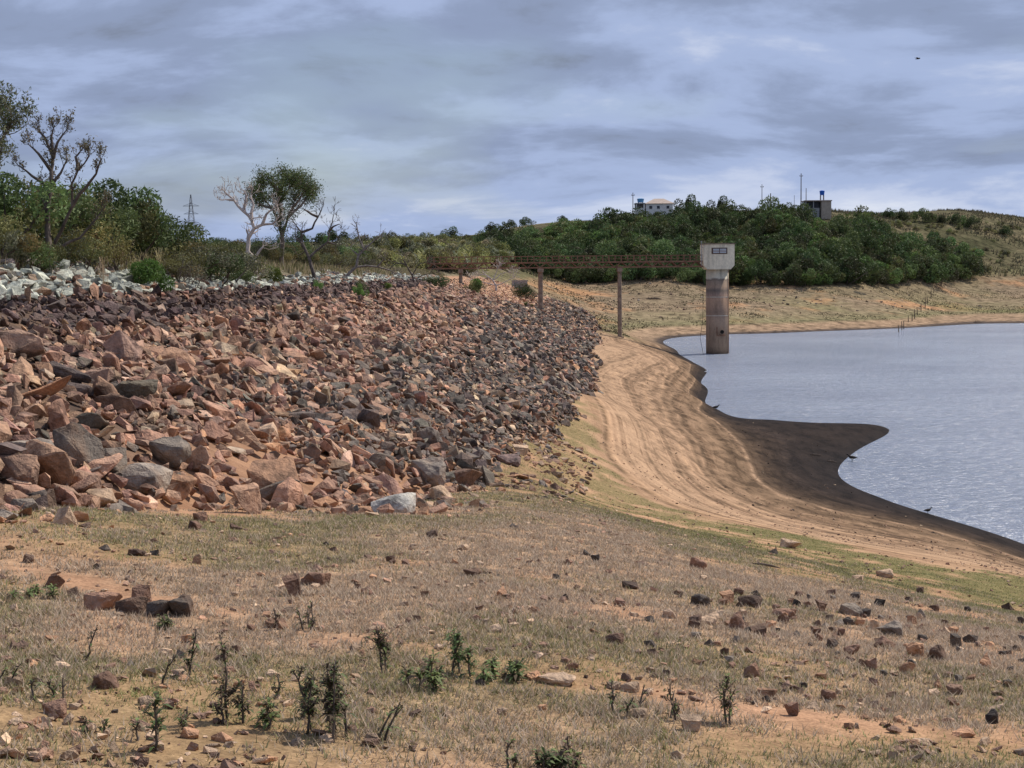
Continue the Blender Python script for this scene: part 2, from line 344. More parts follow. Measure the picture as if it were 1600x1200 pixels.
def ground_material():
    m, nt, b = new_mat('bank_soil', 0.95, 0.03); p = wpos(nt)
    sp = N(nt, 'ShaderNodeSeparateXYZ'); L(nt, p, sp.inputs[0]); X, Y, Z = sp.outputs
    mpl = N(nt, 'ShaderNodeMapping'); mpl.inputs['Scale'].default_value = (0.5, 0.13, 0.5); L(nt, p, mpl.inputs[0]); nA = NOISE(nt, mpl.outputs[0], 0.12, 3, 0.55); nL = NOISE(nt, mpl.outputs[0], 0.9, 4, 0.6); nB = NOISE(nt, p, 0.9, 5, 0.65); nC_ = NOISE(nt, p, 6, 5, 0.7); nD = NOISE(nt, p, 40, 3, 0.6)
    zj = MATH(nt, 'ADD', Z, MATH(nt, 'ADD', MATH(nt, 'MULTIPLY', MATH(nt, 'SUBTRACT', nA, 0.5), 0.45), MATH(nt, 'MULTIPLY', MATH(nt, 'SUBTRACT', nB, 0.5), 0.30)))
    far = RAMP(nt, MATH(nt, 'MULTIPLY', Y, 0.001), [(0.23, 0.0), (0.30, 1.0)])
    # zones by height above the water
    near_c = RAMP(nt, MATH(nt, 'MULTIPLY', zj, 0.08), [
        (0.0, (0.018, 0.013, 0.011)), (0.034, (0.026, 0.018, 0.014)), (0.056, (0.06, 0.04, 0.027)), (0.092, (0.20, 0.13, 0.08)), (0.22, (0.31, 0.20, 0.125)),
        (0.34, (0.385, 0.25, 0.155)), (0.47, (0.42, 0.255, 0.15)), (0.60, (0.40, 0.225, 0.135)), (1.0, (0.40, 0.235, 0.14))])
    far_c = RAMP(nt, MATH(nt, 'MULTIPLY', zj, 0.08), [
        (0.0, (0.05, 0.038, 0.032)), (0.02, (0.09, 0.065, 0.05)), (0.04, (0.28, 0.19, 0.12)), (0.11, (0.30, 0.205, 0.13)), (0.16, (0.19, 0.165, 0.09)), (0.25, (0.22, 0.175, 0.105)),
        (0.40, (0.23, 0.17, 0.11)), (0.62, (0.20, 0.15, 0.098)), (0.88, (0.21, 0.15, 0.095)), (1.0, (0.13, 0.115, 0.06))])
    c = MIX(nt, far, near_c, far_c)
    # strand lines: thin bands that keep to one height
    w = MATH(nt, 'ADD', MATH(nt, 'MULTIPLY', Z, 2.1), MATH(nt, 'ADD', MATH(nt, 'MULTIPLY', nA, 0.9), MATH(nt, 'MULTIPLY', nL, 0.3)))
    st = NOISE(nt, w, 1.3, 5, 0.75, 0, '1D')
    inz = MATH(nt, 'MULTIPLY', RAMP(nt, MATH(nt, 'MULTIPLY', Z, 0.08), [(0.0, 0.35), (0.03, 0.9), (0.10, 1.0), (0.38, 1.0), (0.47, 0.0)]), MATH(nt, 'SUBTRACT', 1.0, MATH(nt, 'MULTIPLY', far, 0.55)))
    brk = RAMP(nt, NOISE(nt, p, 0.35, 4, 0.6), [(0.36, 0.1), (0.6, 1.0)])
    stc = RAMP(nt, st, [(0.34, (0.22, 0.19, 0.17)), (0.43, (0.62, 0.57, 0.54)), (0.48, (1, 1, 1)), (0.58, (1.15, 1.13, 1.1)), (0.66, (1.5, 1.45, 1.35))])
    c = MIX(nt, MATH(nt, 'MULTIPLY', MATH(nt, 'MULTIPLY', inz, brk), 0.6), c, MIX(nt, 1.0, c, stc, 'MULTIPLY'))
    mot = RAMP(nt, NOISE(nt, mpl.outputs[0], 2.2, 6, 0.7, 0.6), [(0.38, 0.5), (0.5, 1.0), (0.64, 1.35)])
    c = MIX(nt, MATH(nt, 'MULTIPLY', MATH(nt, 'SUBTRACT', 1.0, far), RAMP(nt, MATH(nt, 'MULTIPLY', Z, 0.08), [(0.2, 1.0), (0.4, 0.3)])), c, MIX(nt, 1.0, c, mot, 'MULTIPLY'))
    zs = MATH(nt, 'ADD', Z, MATH(nt, 'ADD', MATH(nt, 'MULTIPLY', MATH(nt, 'SUBTRACT', nA, 0.5), 0.35), MATH(nt, 'MULTIPLY', MATH(nt, 'SUBTRACT', nL, 0.5), 0.22)))
    ln = RAMP(nt, MATH(nt, 'MULTIPLY', zs, 1 / 6), [(a / 6, v) for a, v in [(0.40, 1.0), (0.47, 1.7), (0.54, 1.0), (0.90, 0.8), (0.98, 2.4), (1.08, 1.0), (1.30, 0.55), (1.48, 1.0), (1.75, 1.0), (1.86, 0.36), (1.98, 1.0), (2.10, 0.45), (2.22, 1.1), (2.8, 1.0), (2.9, 0.4), (3.02, 1.05), (3.6, 1.0), (3.68, 0.5), (3.78, 1.0), (4.62, 1.05), (4.74, 0.28), (4.88, 1.0)]])
    brk2 = RAMP(nt, NOISE(nt, p, 0.7, 5, 0.7), [(0.36, 0.15), (0.55, 1.0)])
    c = MIX(nt, MATH(nt, 'MULTIPLY', brk2, MATH(nt, 'SUBTRACT', 1.0, far)), c, MIX(nt, 1.0, c, ln, 'MULTIPLY'))
    # orange bare patches and grey grass on the far flat
    orp = MATH(nt, 'MULTIPLY', far, RAMP(nt, NOISE(nt, p, 0.045, 5, 0.6), [(0.52, 0.0), (0.62, 0.8)]))
    orp = MATH(nt, 'MULTIPLY', orp, RAMP(nt, MATH(nt, 'MULTIPLY', Z, 0.08), [(0.15, 0.0), (0.25, 1.0), (0.9, 1.0), (1.0, 0.0)]))
    c = MIX(nt, orp, c, (0.40, 0.215, 0.11))
    grp = MATH(nt, 'MULTIPLY', far, RAMP(nt, NOISE(nt, p, 0.03, 4, 0.6), [(0.48, 0.0), (0.60, 0.6)]))
    c = MIX(nt, MATH(nt, 'MULTIPLY', grp, RAMP(nt, MATH(nt, 'MULTIPLY', Z, 0.08), [(0.08, 0.0), (0.16, 1.0), (0.6, 0.3)])), c, (0.165, 0.165, 0.07))
    # hill grass above the full water line
    hill = MATH(nt, 'MULTIPLY', far, RAMP(nt, MATH(nt, 'MULTIPLY', Z, 0.02), [(0.24, 0.0), (0.29, 1.0)]))
    hg = RAMP(nt, NOISE(nt, p, 0.05, 6, 0.7), [(0.35, (0.055, 0.055, 0.026)), (0.5, (0.105, 0.092, 0.05)), (0.65, (0.175, 0.138, 0.08))])
    c = MIX(nt, hill, c, hg)
    fv = RAMP(nt, NOISE(nt, p, 0.45, 6, 0.75), [(0.36, 0.36), (0.5, 1.0), (0.64, 1.45)])
    c = MIX(nt, far, c, MIX(nt, 1.0, c, fv, 'MULTIPLY'))
    # litter and thatch where grass grows on the near bank
    dry = N(nt, 'ShaderNodeAttribute', attribute_name='dry').outputs['Fac']; grn = N(nt, 'ShaderNodeAttribute', attribute_name='green').outputs['Fac']
    th = RAMP(nt, nC_, [(0.3, (0.22, 0.15, 0.095)), (0.55, (0.38, 0.255, 0.16)), (0.75, (0.47, 0.32, 0.2))])
    c = MIX(nt, MATH(nt, 'MULTIPLY', dry, 0.85), c, th)
    c = MIX(nt, MATH(nt, 'MULTIPLY', grn, 0.8), c, RAMP(nt, nC_, [(0.3, (0.075, 0.085, 0.03)), (0.7, (0.18, 0.17, 0.07))]))
    c = MIX(nt, 1.0, c, RAMP(nt, nC_, [(0.3, 0.72), (0.5, 1.0), (0.7, 1.2)]), 'MULTIPLY')
    c = MIX(nt, 1.0, c, RAMP(nt, nD, [(0.35, 0.75), (0.65, 1.15)]), 'MULTIPLY')
    L(nt, c, b.inputs['Base Color'])
    L(nt, RAMP(nt, MATH(nt, 'MULTIPLY', zj, 0.08), [(0.0, 0.7), (0.07, 0.85), (0.12, 0.95)]), b.inputs['Roughness'])
    bump(nt, b, MATH(nt, 'ADD', nB, MATH(nt, 'ADD', MATH(nt, 'MULTIPLY', nC_, 0.5), MATH(nt, 'MULTIPLY', nD, 0.15))), 0.8, 0.07)
    return m
g_me = mesh_np('ground', np.column_stack([GX.ravel(), GY.ravel(), GZ.ravel()]), F, mat=ground_material(), smooth=True, extra={'dry': dryA, 'green': grnA})
tag(add('ground', g_me), 'bare sandy reservoir bank and hills with old strand lines', 'ground', kind='structure')

# ------------------------------------------------------------------ water
def water_material():
    m, nt, b = new_mat('reservoir_water', 0.2, 0.5); p = wpos(nt)
    b.inputs['IOR'].default_value = 1.33
    L(nt, RAMP(nt, NOISE(nt, p, 0.03, 4, 0.6), [(0.35, (0.195, 0.225, 0.29)), (0.65, (0.26, 0.29, 0.36))]), b.inputs['Base Color'])  # broad colour patches imitate wind-ruffled sheen on the water
    mpn = N(nt, 'ShaderNodeMapping'); mpn.inputs['Scale'].default_value = (0.6, 1.5, 1); mpn.inputs['Rotation'].default_value = (0, 0, 0.12); L(nt, p, mpn.inputs[0])
    h = MATH(nt, 'ADD', NOISE(nt, mpn.outputs[0], 1.5, 4, 0.6, 0.3), MATH(nt, 'MULTIPLY', NOISE(nt, mpn.outputs[0], 0.25, 3, 0.5), 0.8))
    bump(nt, b, h, 1.0, 0.42); return m
wv = np.array([(4, 30, 0), (420, 30, 0), (420, 470, 0), (4, 470, 0)], float)
tag(add('reservoir_water', mesh_np('reservoir_water', wv, [(0, 1, 2, 3)], mat=water_material())), 'rippled blue-grey water of the half-empty reservoir', 'water', kind='structure')

# ------------------------------------------------------------------ dam embankment
def dam_material():
    m, nt, b = new_mat('dam_fill', 0.95, 0.15); p = wpos(nt)
    sp = N(nt, 'ShaderNodeSeparateXYZ'); L(nt, p, sp.inputs[0])
    n = NOISE(nt, p, 1.2, 6, 0.65)
    c = RAMP(nt, n, [(0.3, (0.055, 0.038, 0.03)), (0.5, (0.11, 0.072, 0.052)), (0.7, (0.20, 0.125, 0.08))])  # brown fill, darkened to paint in the shade between the stones
    g = MATH(nt, 'MULTIPLY', RAMP(nt, MATH(nt, 'MULTIPLY', sp.outputs[1], 0.001), [(0.19, 0.0), (0.235, 1.0)]), RAMP(nt, MATH(nt, 'MULTIPLY', sp.outputs[2], 0.05), [(0.33, 0.0), (0.42, 1.0)]))
    c = MIX(nt, g, c, RAMP(nt, n, [(0.3, (0.26, 0.14, 0.08)), (0.7, (0.48, 0.29, 0.18))]))
    lowg = MATH(nt, 'MULTIPLY', RAMP(nt, MATH(nt, 'MULTIPLY', sp.outputs[1], 0.01), [(0.42, 1.0), (0.6, 0.0)]), RAMP(nt, MATH(nt, 'MULTIPLY', sp.outputs[2], 0.05), [(0.47, 1.0), (0.51, 0.0)]))
    c = MIX(nt, lowg, c, RAMP(nt, n, [(0.3, (0.24, 0.13, 0.075)), (0.7, (0.42, 0.24, 0.14))]))
    top = RAMP(nt, MATH(nt, 'MULTIPLY', sp.outputs[2], 0.05), [(0.625, 0.0), (0.64, 1.0)])
    c = MIX(nt, top, c, RAMP(nt, n, [(0.3, (0.08, 0.07, 0.04)), (0.7, (0.24, 0.2, 0.13))]))
    L(nt, c, b.inputs['Base Color'])
    bump(nt, b, MATH(nt, 'ADD', NOISE(nt, p, 3, 5, 0.65), MATH(nt, 'MULTIPLY', NOISE(nt, p, 14, 4, 0.6), 0.4)), 0.9, 0.12); return m
dy = np.concatenate([np.linspace(-50, 0, 12)[:-1], np.linspace(0, 352, 200)])
dt = np.concatenate([[-50, -40, -30, -20, -14, -9.5, -7, -4.5, -3, -1.5], np.linspace(0, 26, 80)])
DY, DT = np.meshgrid(dy, dt, indexing='ij'); DX = DT + XF(DY)
DZ = damz(DX, DY) + 0.12 * (fbm(DX * 0.8, DY * 0.8, 71, 3) - 0.5) - 0.05
idx = np.arange(DX.size).reshape(DX.shape)
F = np.column_stack([idx[:-1, :-1].ravel(), idx[:-1, 1:].ravel(), idx[1:, 1:].ravel(), idx[1:, :-1].ravel()])
dam = tag(add('dam_embankment', mesh_np('dam_embankment', np.column_stack([DX.ravel(), DY.ravel(), DZ.ravel()]), F, mat=dam_material(), smooth=True)),
          'earth dam embankment faced with broken riprap stone', 'dam', kind='structure')

# ------------------------------------------------------------------ stones
def hull_rock(seed, npts=13, flat=0.62, sub=0, amp=0.05):
    r = np.random.default_rng(seed); bm = bmesh.new()
    P = r.uniform(-1, 1, (npts * 3, 3)); P = P / (np.abs(P) ** 4).sum(1, keepdims=True) ** 0.25
    P = P[:npts] * r.uniform(0.66, 1.0, (npts, 1)) * np.array([0.55, 0.5 * r.uniform(0.5, 0.9), 0.5 * flat * r.uniform(0.6, 1.25)])
    for q in P: bm.verts.new(q)
    out = bmesh.ops.convex_hull(bm, input=bm.verts)
    bmesh.ops.delete(bm, geom=[e for e in out['geom_interior'] if isinstance(e, bmesh.types.BMVert)], context='VERTS')
    bmesh.ops.triangulate(bm, faces=bm.faces)
    if sub:
        bmesh.ops.bevel(bm, geom=list(bm.edges), offset=0.018, segments=1, affect='EDGES', clamp_overlap=True)
        bmesh.ops.triangulate(bm, faces=bm.faces)
        bmesh.ops.subdivide_edges(bm, edges=[e for e in bm.edges if e.calc_length() > 0.16], cuts=sub, use_grid_fill=True)
        bmesh.ops.triangulate(bm, faces=bm.faces)
        from mathutils import noise as mn
        for v in bm.verts:
            o = v.co * 3.1 + Vector((seed, 0, 0)); v.co += Vector(v.co).normalized() * (amp * (mn.noise(o) + 0.6 * mn.noise(o * 2.7)))
    bmesh.ops.recalc_face_normals(bm, faces=bm.faces)
    bm.verts.index_update()
    V = np.array([v.co[:] for v in bm.verts]); T = np.array([[v.index for v in f.verts] for f in bm.faces]); bm.free()
    return V, T
ROCKS = [hull_rock(100 + i, 11 + i % 5, 0.36 + 0.06 * (i % 6)) for i in range(16)]
ROCK_ME = [mesh_np('stone', V, T, mat=M_ROCK_O) for V, T in ROCKS]
BIG = [hull_rock(300 + i, 13 + i % 4, 0.46 + 0.06 * (i % 4), 2, 0.05) for i in range(10)]
BIG_ME = [mesh_np('boulder', V, T, mat=M_ROCK_O) for V, T in BIG]
def rot_mats(n, r, tilt):
    """random heading, limited tilt"""
    a = r.uniform(0, 2 * math.pi, n); tx = r.normal(0, tilt, n); ty = r.normal(0, tilt, n)
    ca, sa, cx, sx, cy, sy = np.cos(a), np.sin(a), np.cos(tx), np.sin(tx), np.cos(ty), np.sin(ty)
    Z, O = np.zeros(n), np.ones(n)
    Rz = np.stack([ca, -sa, Z, sa, ca, Z, Z, Z, O], 1).reshape(n, 3, 3)
    Rx = np.stack([O, Z, Z, Z, cx, -sx, Z, sx, cx], 1).reshape(n, 3, 3)
    Ry = np.stack([cy, Z, sy, Z, O, Z, -sy, Z, cy], 1).reshape(n, 3, 3)
    return Ry @ Rx @ Rz
def rock_mass(name, pos, size, rots, col, var, parent=None):
    Vs, Fs, Cs = [], [], []; off = 0
    for k, (V, T) in enumerate(ROCKS):
        s = np.where(var == k)[0]
        if not len(s): continue
        W = np.einsum('nij,vj->nvi', rots[s], V) * size[s, None, None] + pos[s, None, :]
        Vs.append(W.reshape(-1, 3)); Fs.append((T[None] + (np.arange(len(s)) * len(V))[:, None, None] + off).reshape(-1, 3))
        Cs.append(np.repeat(col[s], len(V), 0)); off += len(s) * len(V)
    return add(name, mesh_np(name, np.concatenate(Vs), np.concatenate(Fs), np.concatenate(Cs), M_ROCK_A), parent)
def put_rock(name, me, p, size, Rm, col, parent=None):
    o = add(name, me, parent)
    m = Matrix([list(r) for r in (Rm * size)]).to_4x4(); m.translation = Vector([float(q) for q in p])
    o.matrix_world = m; o.color = (*[float(c) for c in col], 1); return o

RED, BRN, TAN, ORG, GRY, DRK, PUR = (np.array(c) for c in [(0.325, 0.195, 0.137), (0.23, 0.147, 0.106), (0.43, 0.31, 0.215), (0.39, 0.225, 0.135), (0.205, 0.175, 0.148), (0.098, 0.080, 0.068), (0.135, 0.095, 0.085)])
WHT = np.array((0.48, 0.495, 0.45))
PALC = {'red': RED * 0.7, 'brown': BRN * 0.62, 'tan': TAN, 'orange': ORG, 'grey': GRY * 0.85, 'dark': DRK * 0.85}
def stone_colors(X, Y, t, r):
    """t = metres below the full-water line along X"""
    n = len(X); L_ = np.maximum(-gz(X, Y) + ZF, 0.3) * SLP(Y); f = np.clip(t / L_, 0, 1)
    n1 = fbm(X * 0.25, Y * 0.12, 81, 3)
    greyw = sstep(0.32, 0.62, f + 0.7 * (n1 - 0.5)) * sstep(24, 40, Y)
    C = np.where(r.random((n, 1)) < greyw[:, None] * 0.78, np.where(r.random((n, 1)) < 0.55, GRY * 0.72, DRK * 1.3), np.where(r.random((n, 1)) < 0.62, RED, BRN))
    C = np.where(r.random((n, 1)) < 0.14, TAN, C); C = np.where(r.random((n, 1)) < 0.07, ORG, C); C = np.where(r.random((n, 1)) < 0.10, DRK * 1.2, C)
    C = np.where(((t < 1.3) & (r.random(n) < 0.85))[:, None], PUR * 0.8, C)
    gr = ((Y > 205) & (t < 14) & (t > 0.3) & (r.random(n) < 0.75 * sstep(205, 235, Y) * (1 - 0.8 * sstep(6, 14, t))))
    C = np.where(gr[:, None], ORG * 0.6 + TAN * 0.7, C)
    return C * r.uniform(0.78, 1.5, (n, 1)) * r.uniform(0.94, 1.06, (n, 3))

def scatter(r, y0, y1, step, t0, tpad, smin, smax, power=2.0):
    ys = np.arange(y0, y1, step); out = []
    for y in ys:
        tt = np.arange(t0, 26, step); X = tt + XF(np.full_like(tt, y)) + r.uniform(-0.5, 0.5, len(tt)) * step; Y = y + r.uniform(-0.5, 0.5, len(tt)) * step
        out.append(np.column_stack([X, Y]))
    P = np.concatenate(out); X, Y = P.T
    dz_, g = damz(X, Y), gz(X, Y)
    edge = 0.4 * (fbm(X * 0.6, Y * 0.6, 91, 2) - 0.5) * 2.2
    keep = (dz_ > g - 0.05 + edge * 0.5 - tpad) & (X - XF(Y) > t0 - 0.2)
    X, Y = X[keep], Y[keep]
    S = smin + (smax - smin) * r.random(len(X)) ** power
    return X, Y, S
rs = np.random.default_rng(5)
sets = []
for (y0, y1, step, smin, smax, pw, tp) in [(10, 34, 0.50, 0.30, 1.05, 2.6, 0.10), (10, 40, 0.25, 0.14, 0.42, 1.5, 0.12), (30, 95, 0.42, 0.28, 0.78, 2.6, 0.08), (30, 80, 0.29, 0.17, 0.42, 1.4, 0.12),
                                       (90, 180, 0.60, 0.45, 1.05, 2.2, 0.05), (175, 332, 0.78, 0.5, 1.1, 2.2, 0.0)]:
    X, Y, S = scatter(rs, y0, y1, step, 0.05, tp, smin, smax, pw)
    small = ((Y > 205) & (X - XF(Y) < 9)); S = np.where(small, S * 0.55, S)
    sets.append((X, Y, S))
X = np.concatenate([s[0] for s in sets]); Y = np.concatenate([s[1] for s in sets]); S = np.concatenate([s[2] for s in sets])
tq = X - XF(Y); S = S * (0.72 + 0.28 * np.clip((tq - 0.2) / 3.0, 0, 1))
patch = (fbm(X * 0.3, Y * 0.15, 95, 3) > 0.60) & (Y > 24) & (Y < 90); S = np.where(patch, np.minimum(S, 0.5) * 0.85, S)
bare = (np.abs(X - np.interp(Y, TOE_Y, TOE_X) + 0.4) < 1.5) & (Y > 20) & (Y < 40) & (fbm(X * 0.7, Y * 0.5, 131, 3) > 0.46); keep = ~(bare & (rs.random(len(X)) < 0.55)) & (rs.random(len(X)) > 0.02); X, Y, S = X[keep], Y[keep], S[keep]
t = X - XF(Y); C = stone_colors(X, Y, t, rs); n = len(X)
Zs = np.maximum(damz(X, Y), gz(X, Y)) + S * rs.uniform(-0.12, 0.26, n) 
pos = np.column_stack([X, Y, Zs]); Rm = rot_mats(n, rs, 0.55)
sl = np.arctan(1 / SLP(Y)) * 0.8; cs, sn = np.cos(sl), np.sin(sl); z0, o1 = np.zeros(n), np.ones(n)
Rm = np.stack([cs, z0, sn, z0, o1, z0, -sn, z0, cs], 1).reshape(n, 3, 3) @ Rm
var = rs.integers(0, len(ROCKS), n)
uu, vv = px_of(pos)
inv = (uu > 5) & (uu < 1595) & (vv < 1190) & (Y > 5)
rank = np.argsort(-(S / Y) * inv)[:300]; m300 = np.zeros(n, bool); m300[rank] = True
for i in rank:
    if S[i] / Y[i] > 0.022: me = BIG_ME[var[i] % len(BIG_ME)]
    else: me = ROCK_ME[var[i]]
    put_rock('stone', me, pos[i], S[i], Rm[i], C[i], dam)
rest = ~m300
tag(rock_mass('riprap_rubble', pos[rest], S[rest], Rm[rest], C[rest], var[rest], dam), kind='stuff')

# bleached stones above the old full-water line
X, Y, S = [], [], []
for (y0, y1, step, smin, smax) in [(20, 66, 0.27, 0.16, 0.62), (60, 140, 0.42, 0.2, 0.6), (140, 240, 0.65, 0.3, 0.7)]:
    for y in np.arange(y0, y1, step):
        depth = 2.9 if y < 48 else (1.9 + 0.8 * math.sin(y * 0.2))
        tt = np.arange(-depth, -0.1, step); X.append(tt + XF(np.full_like(tt, y)) + rs.uniform(-0.4, 0.4, len(tt)) * step)
        Y.append(y + rs.uniform(-0.5, 0.5, len(tt)) * step); S.append(smin + (smax - smin) * rs.random(len(tt)) ** 1.8)
X, Y, S = map(np.concatenate, (X, Y, S)); n = len(X)
t = X - XF(Y)
kp = (fbm(X * 0.4, Y * 0.2, 97, 3) > 0.36) | (Y < 46); X, Y, S, t = X[kp], Y[kp], S[kp], t[kp]; n = len(X)
C = np.where((rs.random(n) < 0.78)[:, None], WHT * np.array([1, 1.03, 0.98]), np.where((rs.random(n) < 0.5)[:, None], TAN, RED * 1.2)) * rs.uniform(0.6, 1.15, (n, 1))
C = np.where(((t < -1.9) & (rs.random(n) < 0.5))[:, None], np.array([0.26, 0.21, 0.19]) * rs.uniform(0.7, 1.3, (n, 1)), C)
pos = np.column_stack([X, Y, damz(X, Y) + S * rs.uniform(0.0, 0.2, n)]); Rm = rot_mats(n, rs, 0.35); var = rs.integers(0, len(ROCKS), n)
uu, vv = px_of(pos); rank = np.argsort(-(S / Y) * ((uu > 2) & (uu < 1595)))[:140]; mk = np.zeros(n, bool); mk[rank] = True
for i in rank: put_rock('bleached_stone', ROCK_ME[var[i]], pos[i], S[i], Rm[i], C[i], dam)
tag(rock_mass('bleached_rubble', pos[~mk], S[~mk], Rm[~mk], C[~mk], var[~mk], dam), kind='stuff')

# named boulders along the toe of the riprap: (u, v of the foot, width px, height px, colour, label)
for k, (u, v, w, h, c, lab) in enumerate([
    (428, 775, 100, 68, ORG * 0.62 + BRN * 0.3, 'large rust-brown boulder with a dark fractured face at the riprap toe'),
    (222, 762, 92, 46, GRY * 1.35, 'broad flat-topped grey slab resting at the foot of the riprap'),
    (275, 775, 50, 36, ORG, 'small orange boulder wedged beside the broad grey slab'),
    (28, 755, 70, 50, BRN, 'dark brown rounded boulder beside a tan stone at the toe'),
    (75, 748, 38, 36, TAN * 1.1, 'tan smooth boulder beside the dark brown rounded one'),
    (118, 722, 74, 72, GRY * 0.75, 'tall jagged dark grey boulder leaning in the riprap toe'),
    (165, 735, 66, 44, GRY * 0.8, 'dark grey split boulder next to the tall jagged one'),
    (262, 722, 66, 44, GRY * 0.95, 'grey slanted boulder above the broad grey slab'),
    (40, 715, 72, 34, GRY * 1.2, 'pale grey low slab behind the dark brown boulder'),
    (125, 765, 56, 34, BRN * 1.2, 'brown wedge boulder at the grass edge below the grey ones'),
    (155, 785, 52, 26, TAN * 0.9, 'low tan boulder half sunk in the grass edge'),
    (618, 800, 74, 36, np.array((0.40, 0.39, 0.36)), 'whitish grey weathered slab sunk in orange soil below the riprap'),
    (385, 802, 50, 50, ORG * 0.9 + 0.05, 'pinkish orange upright slab half buried in the soil'),
    (672, 755, 62, 42, GRY * 1.25, 'blue-grey flat boulder at the lower corner of the riprap'),
    (730, 762, 54, 40, BRN * 0.9, 'dark-undersided brown boulder at the corner of the riprap'),
    (690, 782, 44, 28, TAN, 'tan broken boulder lying below the blue-grey flat one'),
    (505, 770, 44, 24, RED, 'red-brown low boulder on the bare soil below the riprap'),
    (205, 798, 36, 22, RED * 1.1, 'reddish rounded stone on the green grass below the grey slab'),
    (38, 778, 54, 26, RED * 1.15, 'reddish flat boulder on grass below the dark brown one'),
    (670, 697, 40, 34, DRK * 1.7, 'blocky dark boulder standing proud in the grey riprap'),
    (1130 - 247, 665, 16, 10, DRK * 1.4, 'small dark block lying alone on sand beyond the riprap toe'),
    (848, 676, 12, 9, DRK * 1.2, 'small black wedge stone alone on the sandy apron'),
    (812, 708, 30, 14, TAN * 1.1, 'pale flat stone on the sandy apron'),
    (795, 725, 46, 16, PUR * 1.6, 'purplish flat slab on the sandy apron')]):
    p = hit(u, v, sz)
    if p is None: continue
    D = p[1]; wm = w / FPX * D; hm = h / FPX * D
    V, T = BIG[k % len(BIG)]; ext = V.max(0) - V.min(0)
    me = mesh_np('boulder', V, T, mat=M_ROCK_O)
    o = add('boulder', me); o.rotation_euler = (rs.normal(0, 0.12), rs.normal(0, 0.12), rs.uniform(-0.5, 0.5))
    o.scale = (wm / ext[0], wm * 0.8 / ext[1], hm * 1.1 / ext[2])
    o.location = (float(p[0]), float(p[1] + wm * 0.2), float(sz(p[0], p[1] + wm * 0.2)[0] + hm * 0.30)); o.color = (*[float(q) for q in c], 1)
    tag(o, lab, 'boulder')

# loose stones on the grass: (u, v foot, width, height, colour)
loose = '''165 955 62 36 red;205 962 52 32 brown;218 942 30 30 red;250 965 40 32 dark;276 963 46 32 dark;457 931 28 30 red;495 915 46 24 red;85 920 30 24 red;160 860 20 10 dark;213 868 30 10 brown;240 867 18 7 dark;313 815 26 14 red;304 828 24 14 red;366 828 20 14 red;735 900 30 13 brown;784 932 18 17 orange;676 839 20 11 dark;635 882 18 10 red;608 878 18 10 brown;917 868 15 11 dark;929 877 14 11 dark;986 920 32 13 brown;967 945 24 10 red;1012 971 22 11 dark;962 1006 30 17 red;1012 1011 22 11 dark;1240 857 34 16 tan;1210 866 14 7 dark;1091 888 28 15 red;1095 946 28 17 dark;1112 977 46 20 tan;1088 975 22 14 brown;1157 985 34 30 red;1186 991 30 13 brown;1175 948 40 18 brown;1135 942 30 17 orange;1228 964 36 13 red;1262 948 18 9 red;1280 955 26 15 brown;1330 962 40 18 grey;1352 963 22 12 dark;1345 978 16 14 orange;1368 985 16 16 tan;1392 992 40 20 grey;1302 1012 20 15 dark;1337 1022 28 16 red;1385 1012 44 20 red;1433 1026 30 22 orange;1469 1032 32 26 brown;1443 1003 18 12 dark;1498 1013 22 18 dark;1518 1004 24 14 dark;1541 1041 18 20 orange;1361 1047 20 18 red;1421 1052 28 20 orange;1496 1086 34 16 brown;1295 1094 26 14 red;1394 1092 18 10 dark;1177 1060 34 26 red;1552 1131 26 24 dark;1237 1117 24 20 red;1078 1142 42 22 tan;1598 974 16 12 dark;1385 902 28 12 tan;1342 908 20 10 tan;165 1076 46 26 red;85 1120 46 24 red;116 1109 22 11 tan;22 1071 26 18 tan;868 1071 66 14 tan;835 1062 30 12 orange;985 1082 34 16 tan;960 1078 24 12 tan;238 1172 32 12 tan;290 1005 20 14 orange;430 981 38 14 brown;392 987 16 12 red;1145 1044 14 9 red;1090 1040 18 8 orange;1560 1112 40 10 tan;1510 1150 46 12 orange;1445 1165 40 12 tan;1330 1140 20 10 orange;1270 1108 22 10 tan;1200 1090 30 12 orange;700 1120 20 10 tan;785 1118 18 12 tan;55 1186 30 12 tan;1060 1186 22 12 tan;1300 930 16 8 brown;1420 940 14 8 dark;1460 955 16 10 brown;1180 930 14 8 dark;560 920 14 8 red;650 970 18 10 brown;520 862 14 8 red;840 880 12 7 brown;870 905 14 8 dark;800 975 14 8 brown;890 985 12 7 red;1060 930 16 8 brown;1040 1055 18 10 red;700 880 10 6 dark;1000 1120 30 14 tan'''
NM = {'red': 'reddish', 'brown': 'brown', 'tan': 'pale tan', 'orange': 'orange', 'grey': 'grey', 'dark': 'dark'}
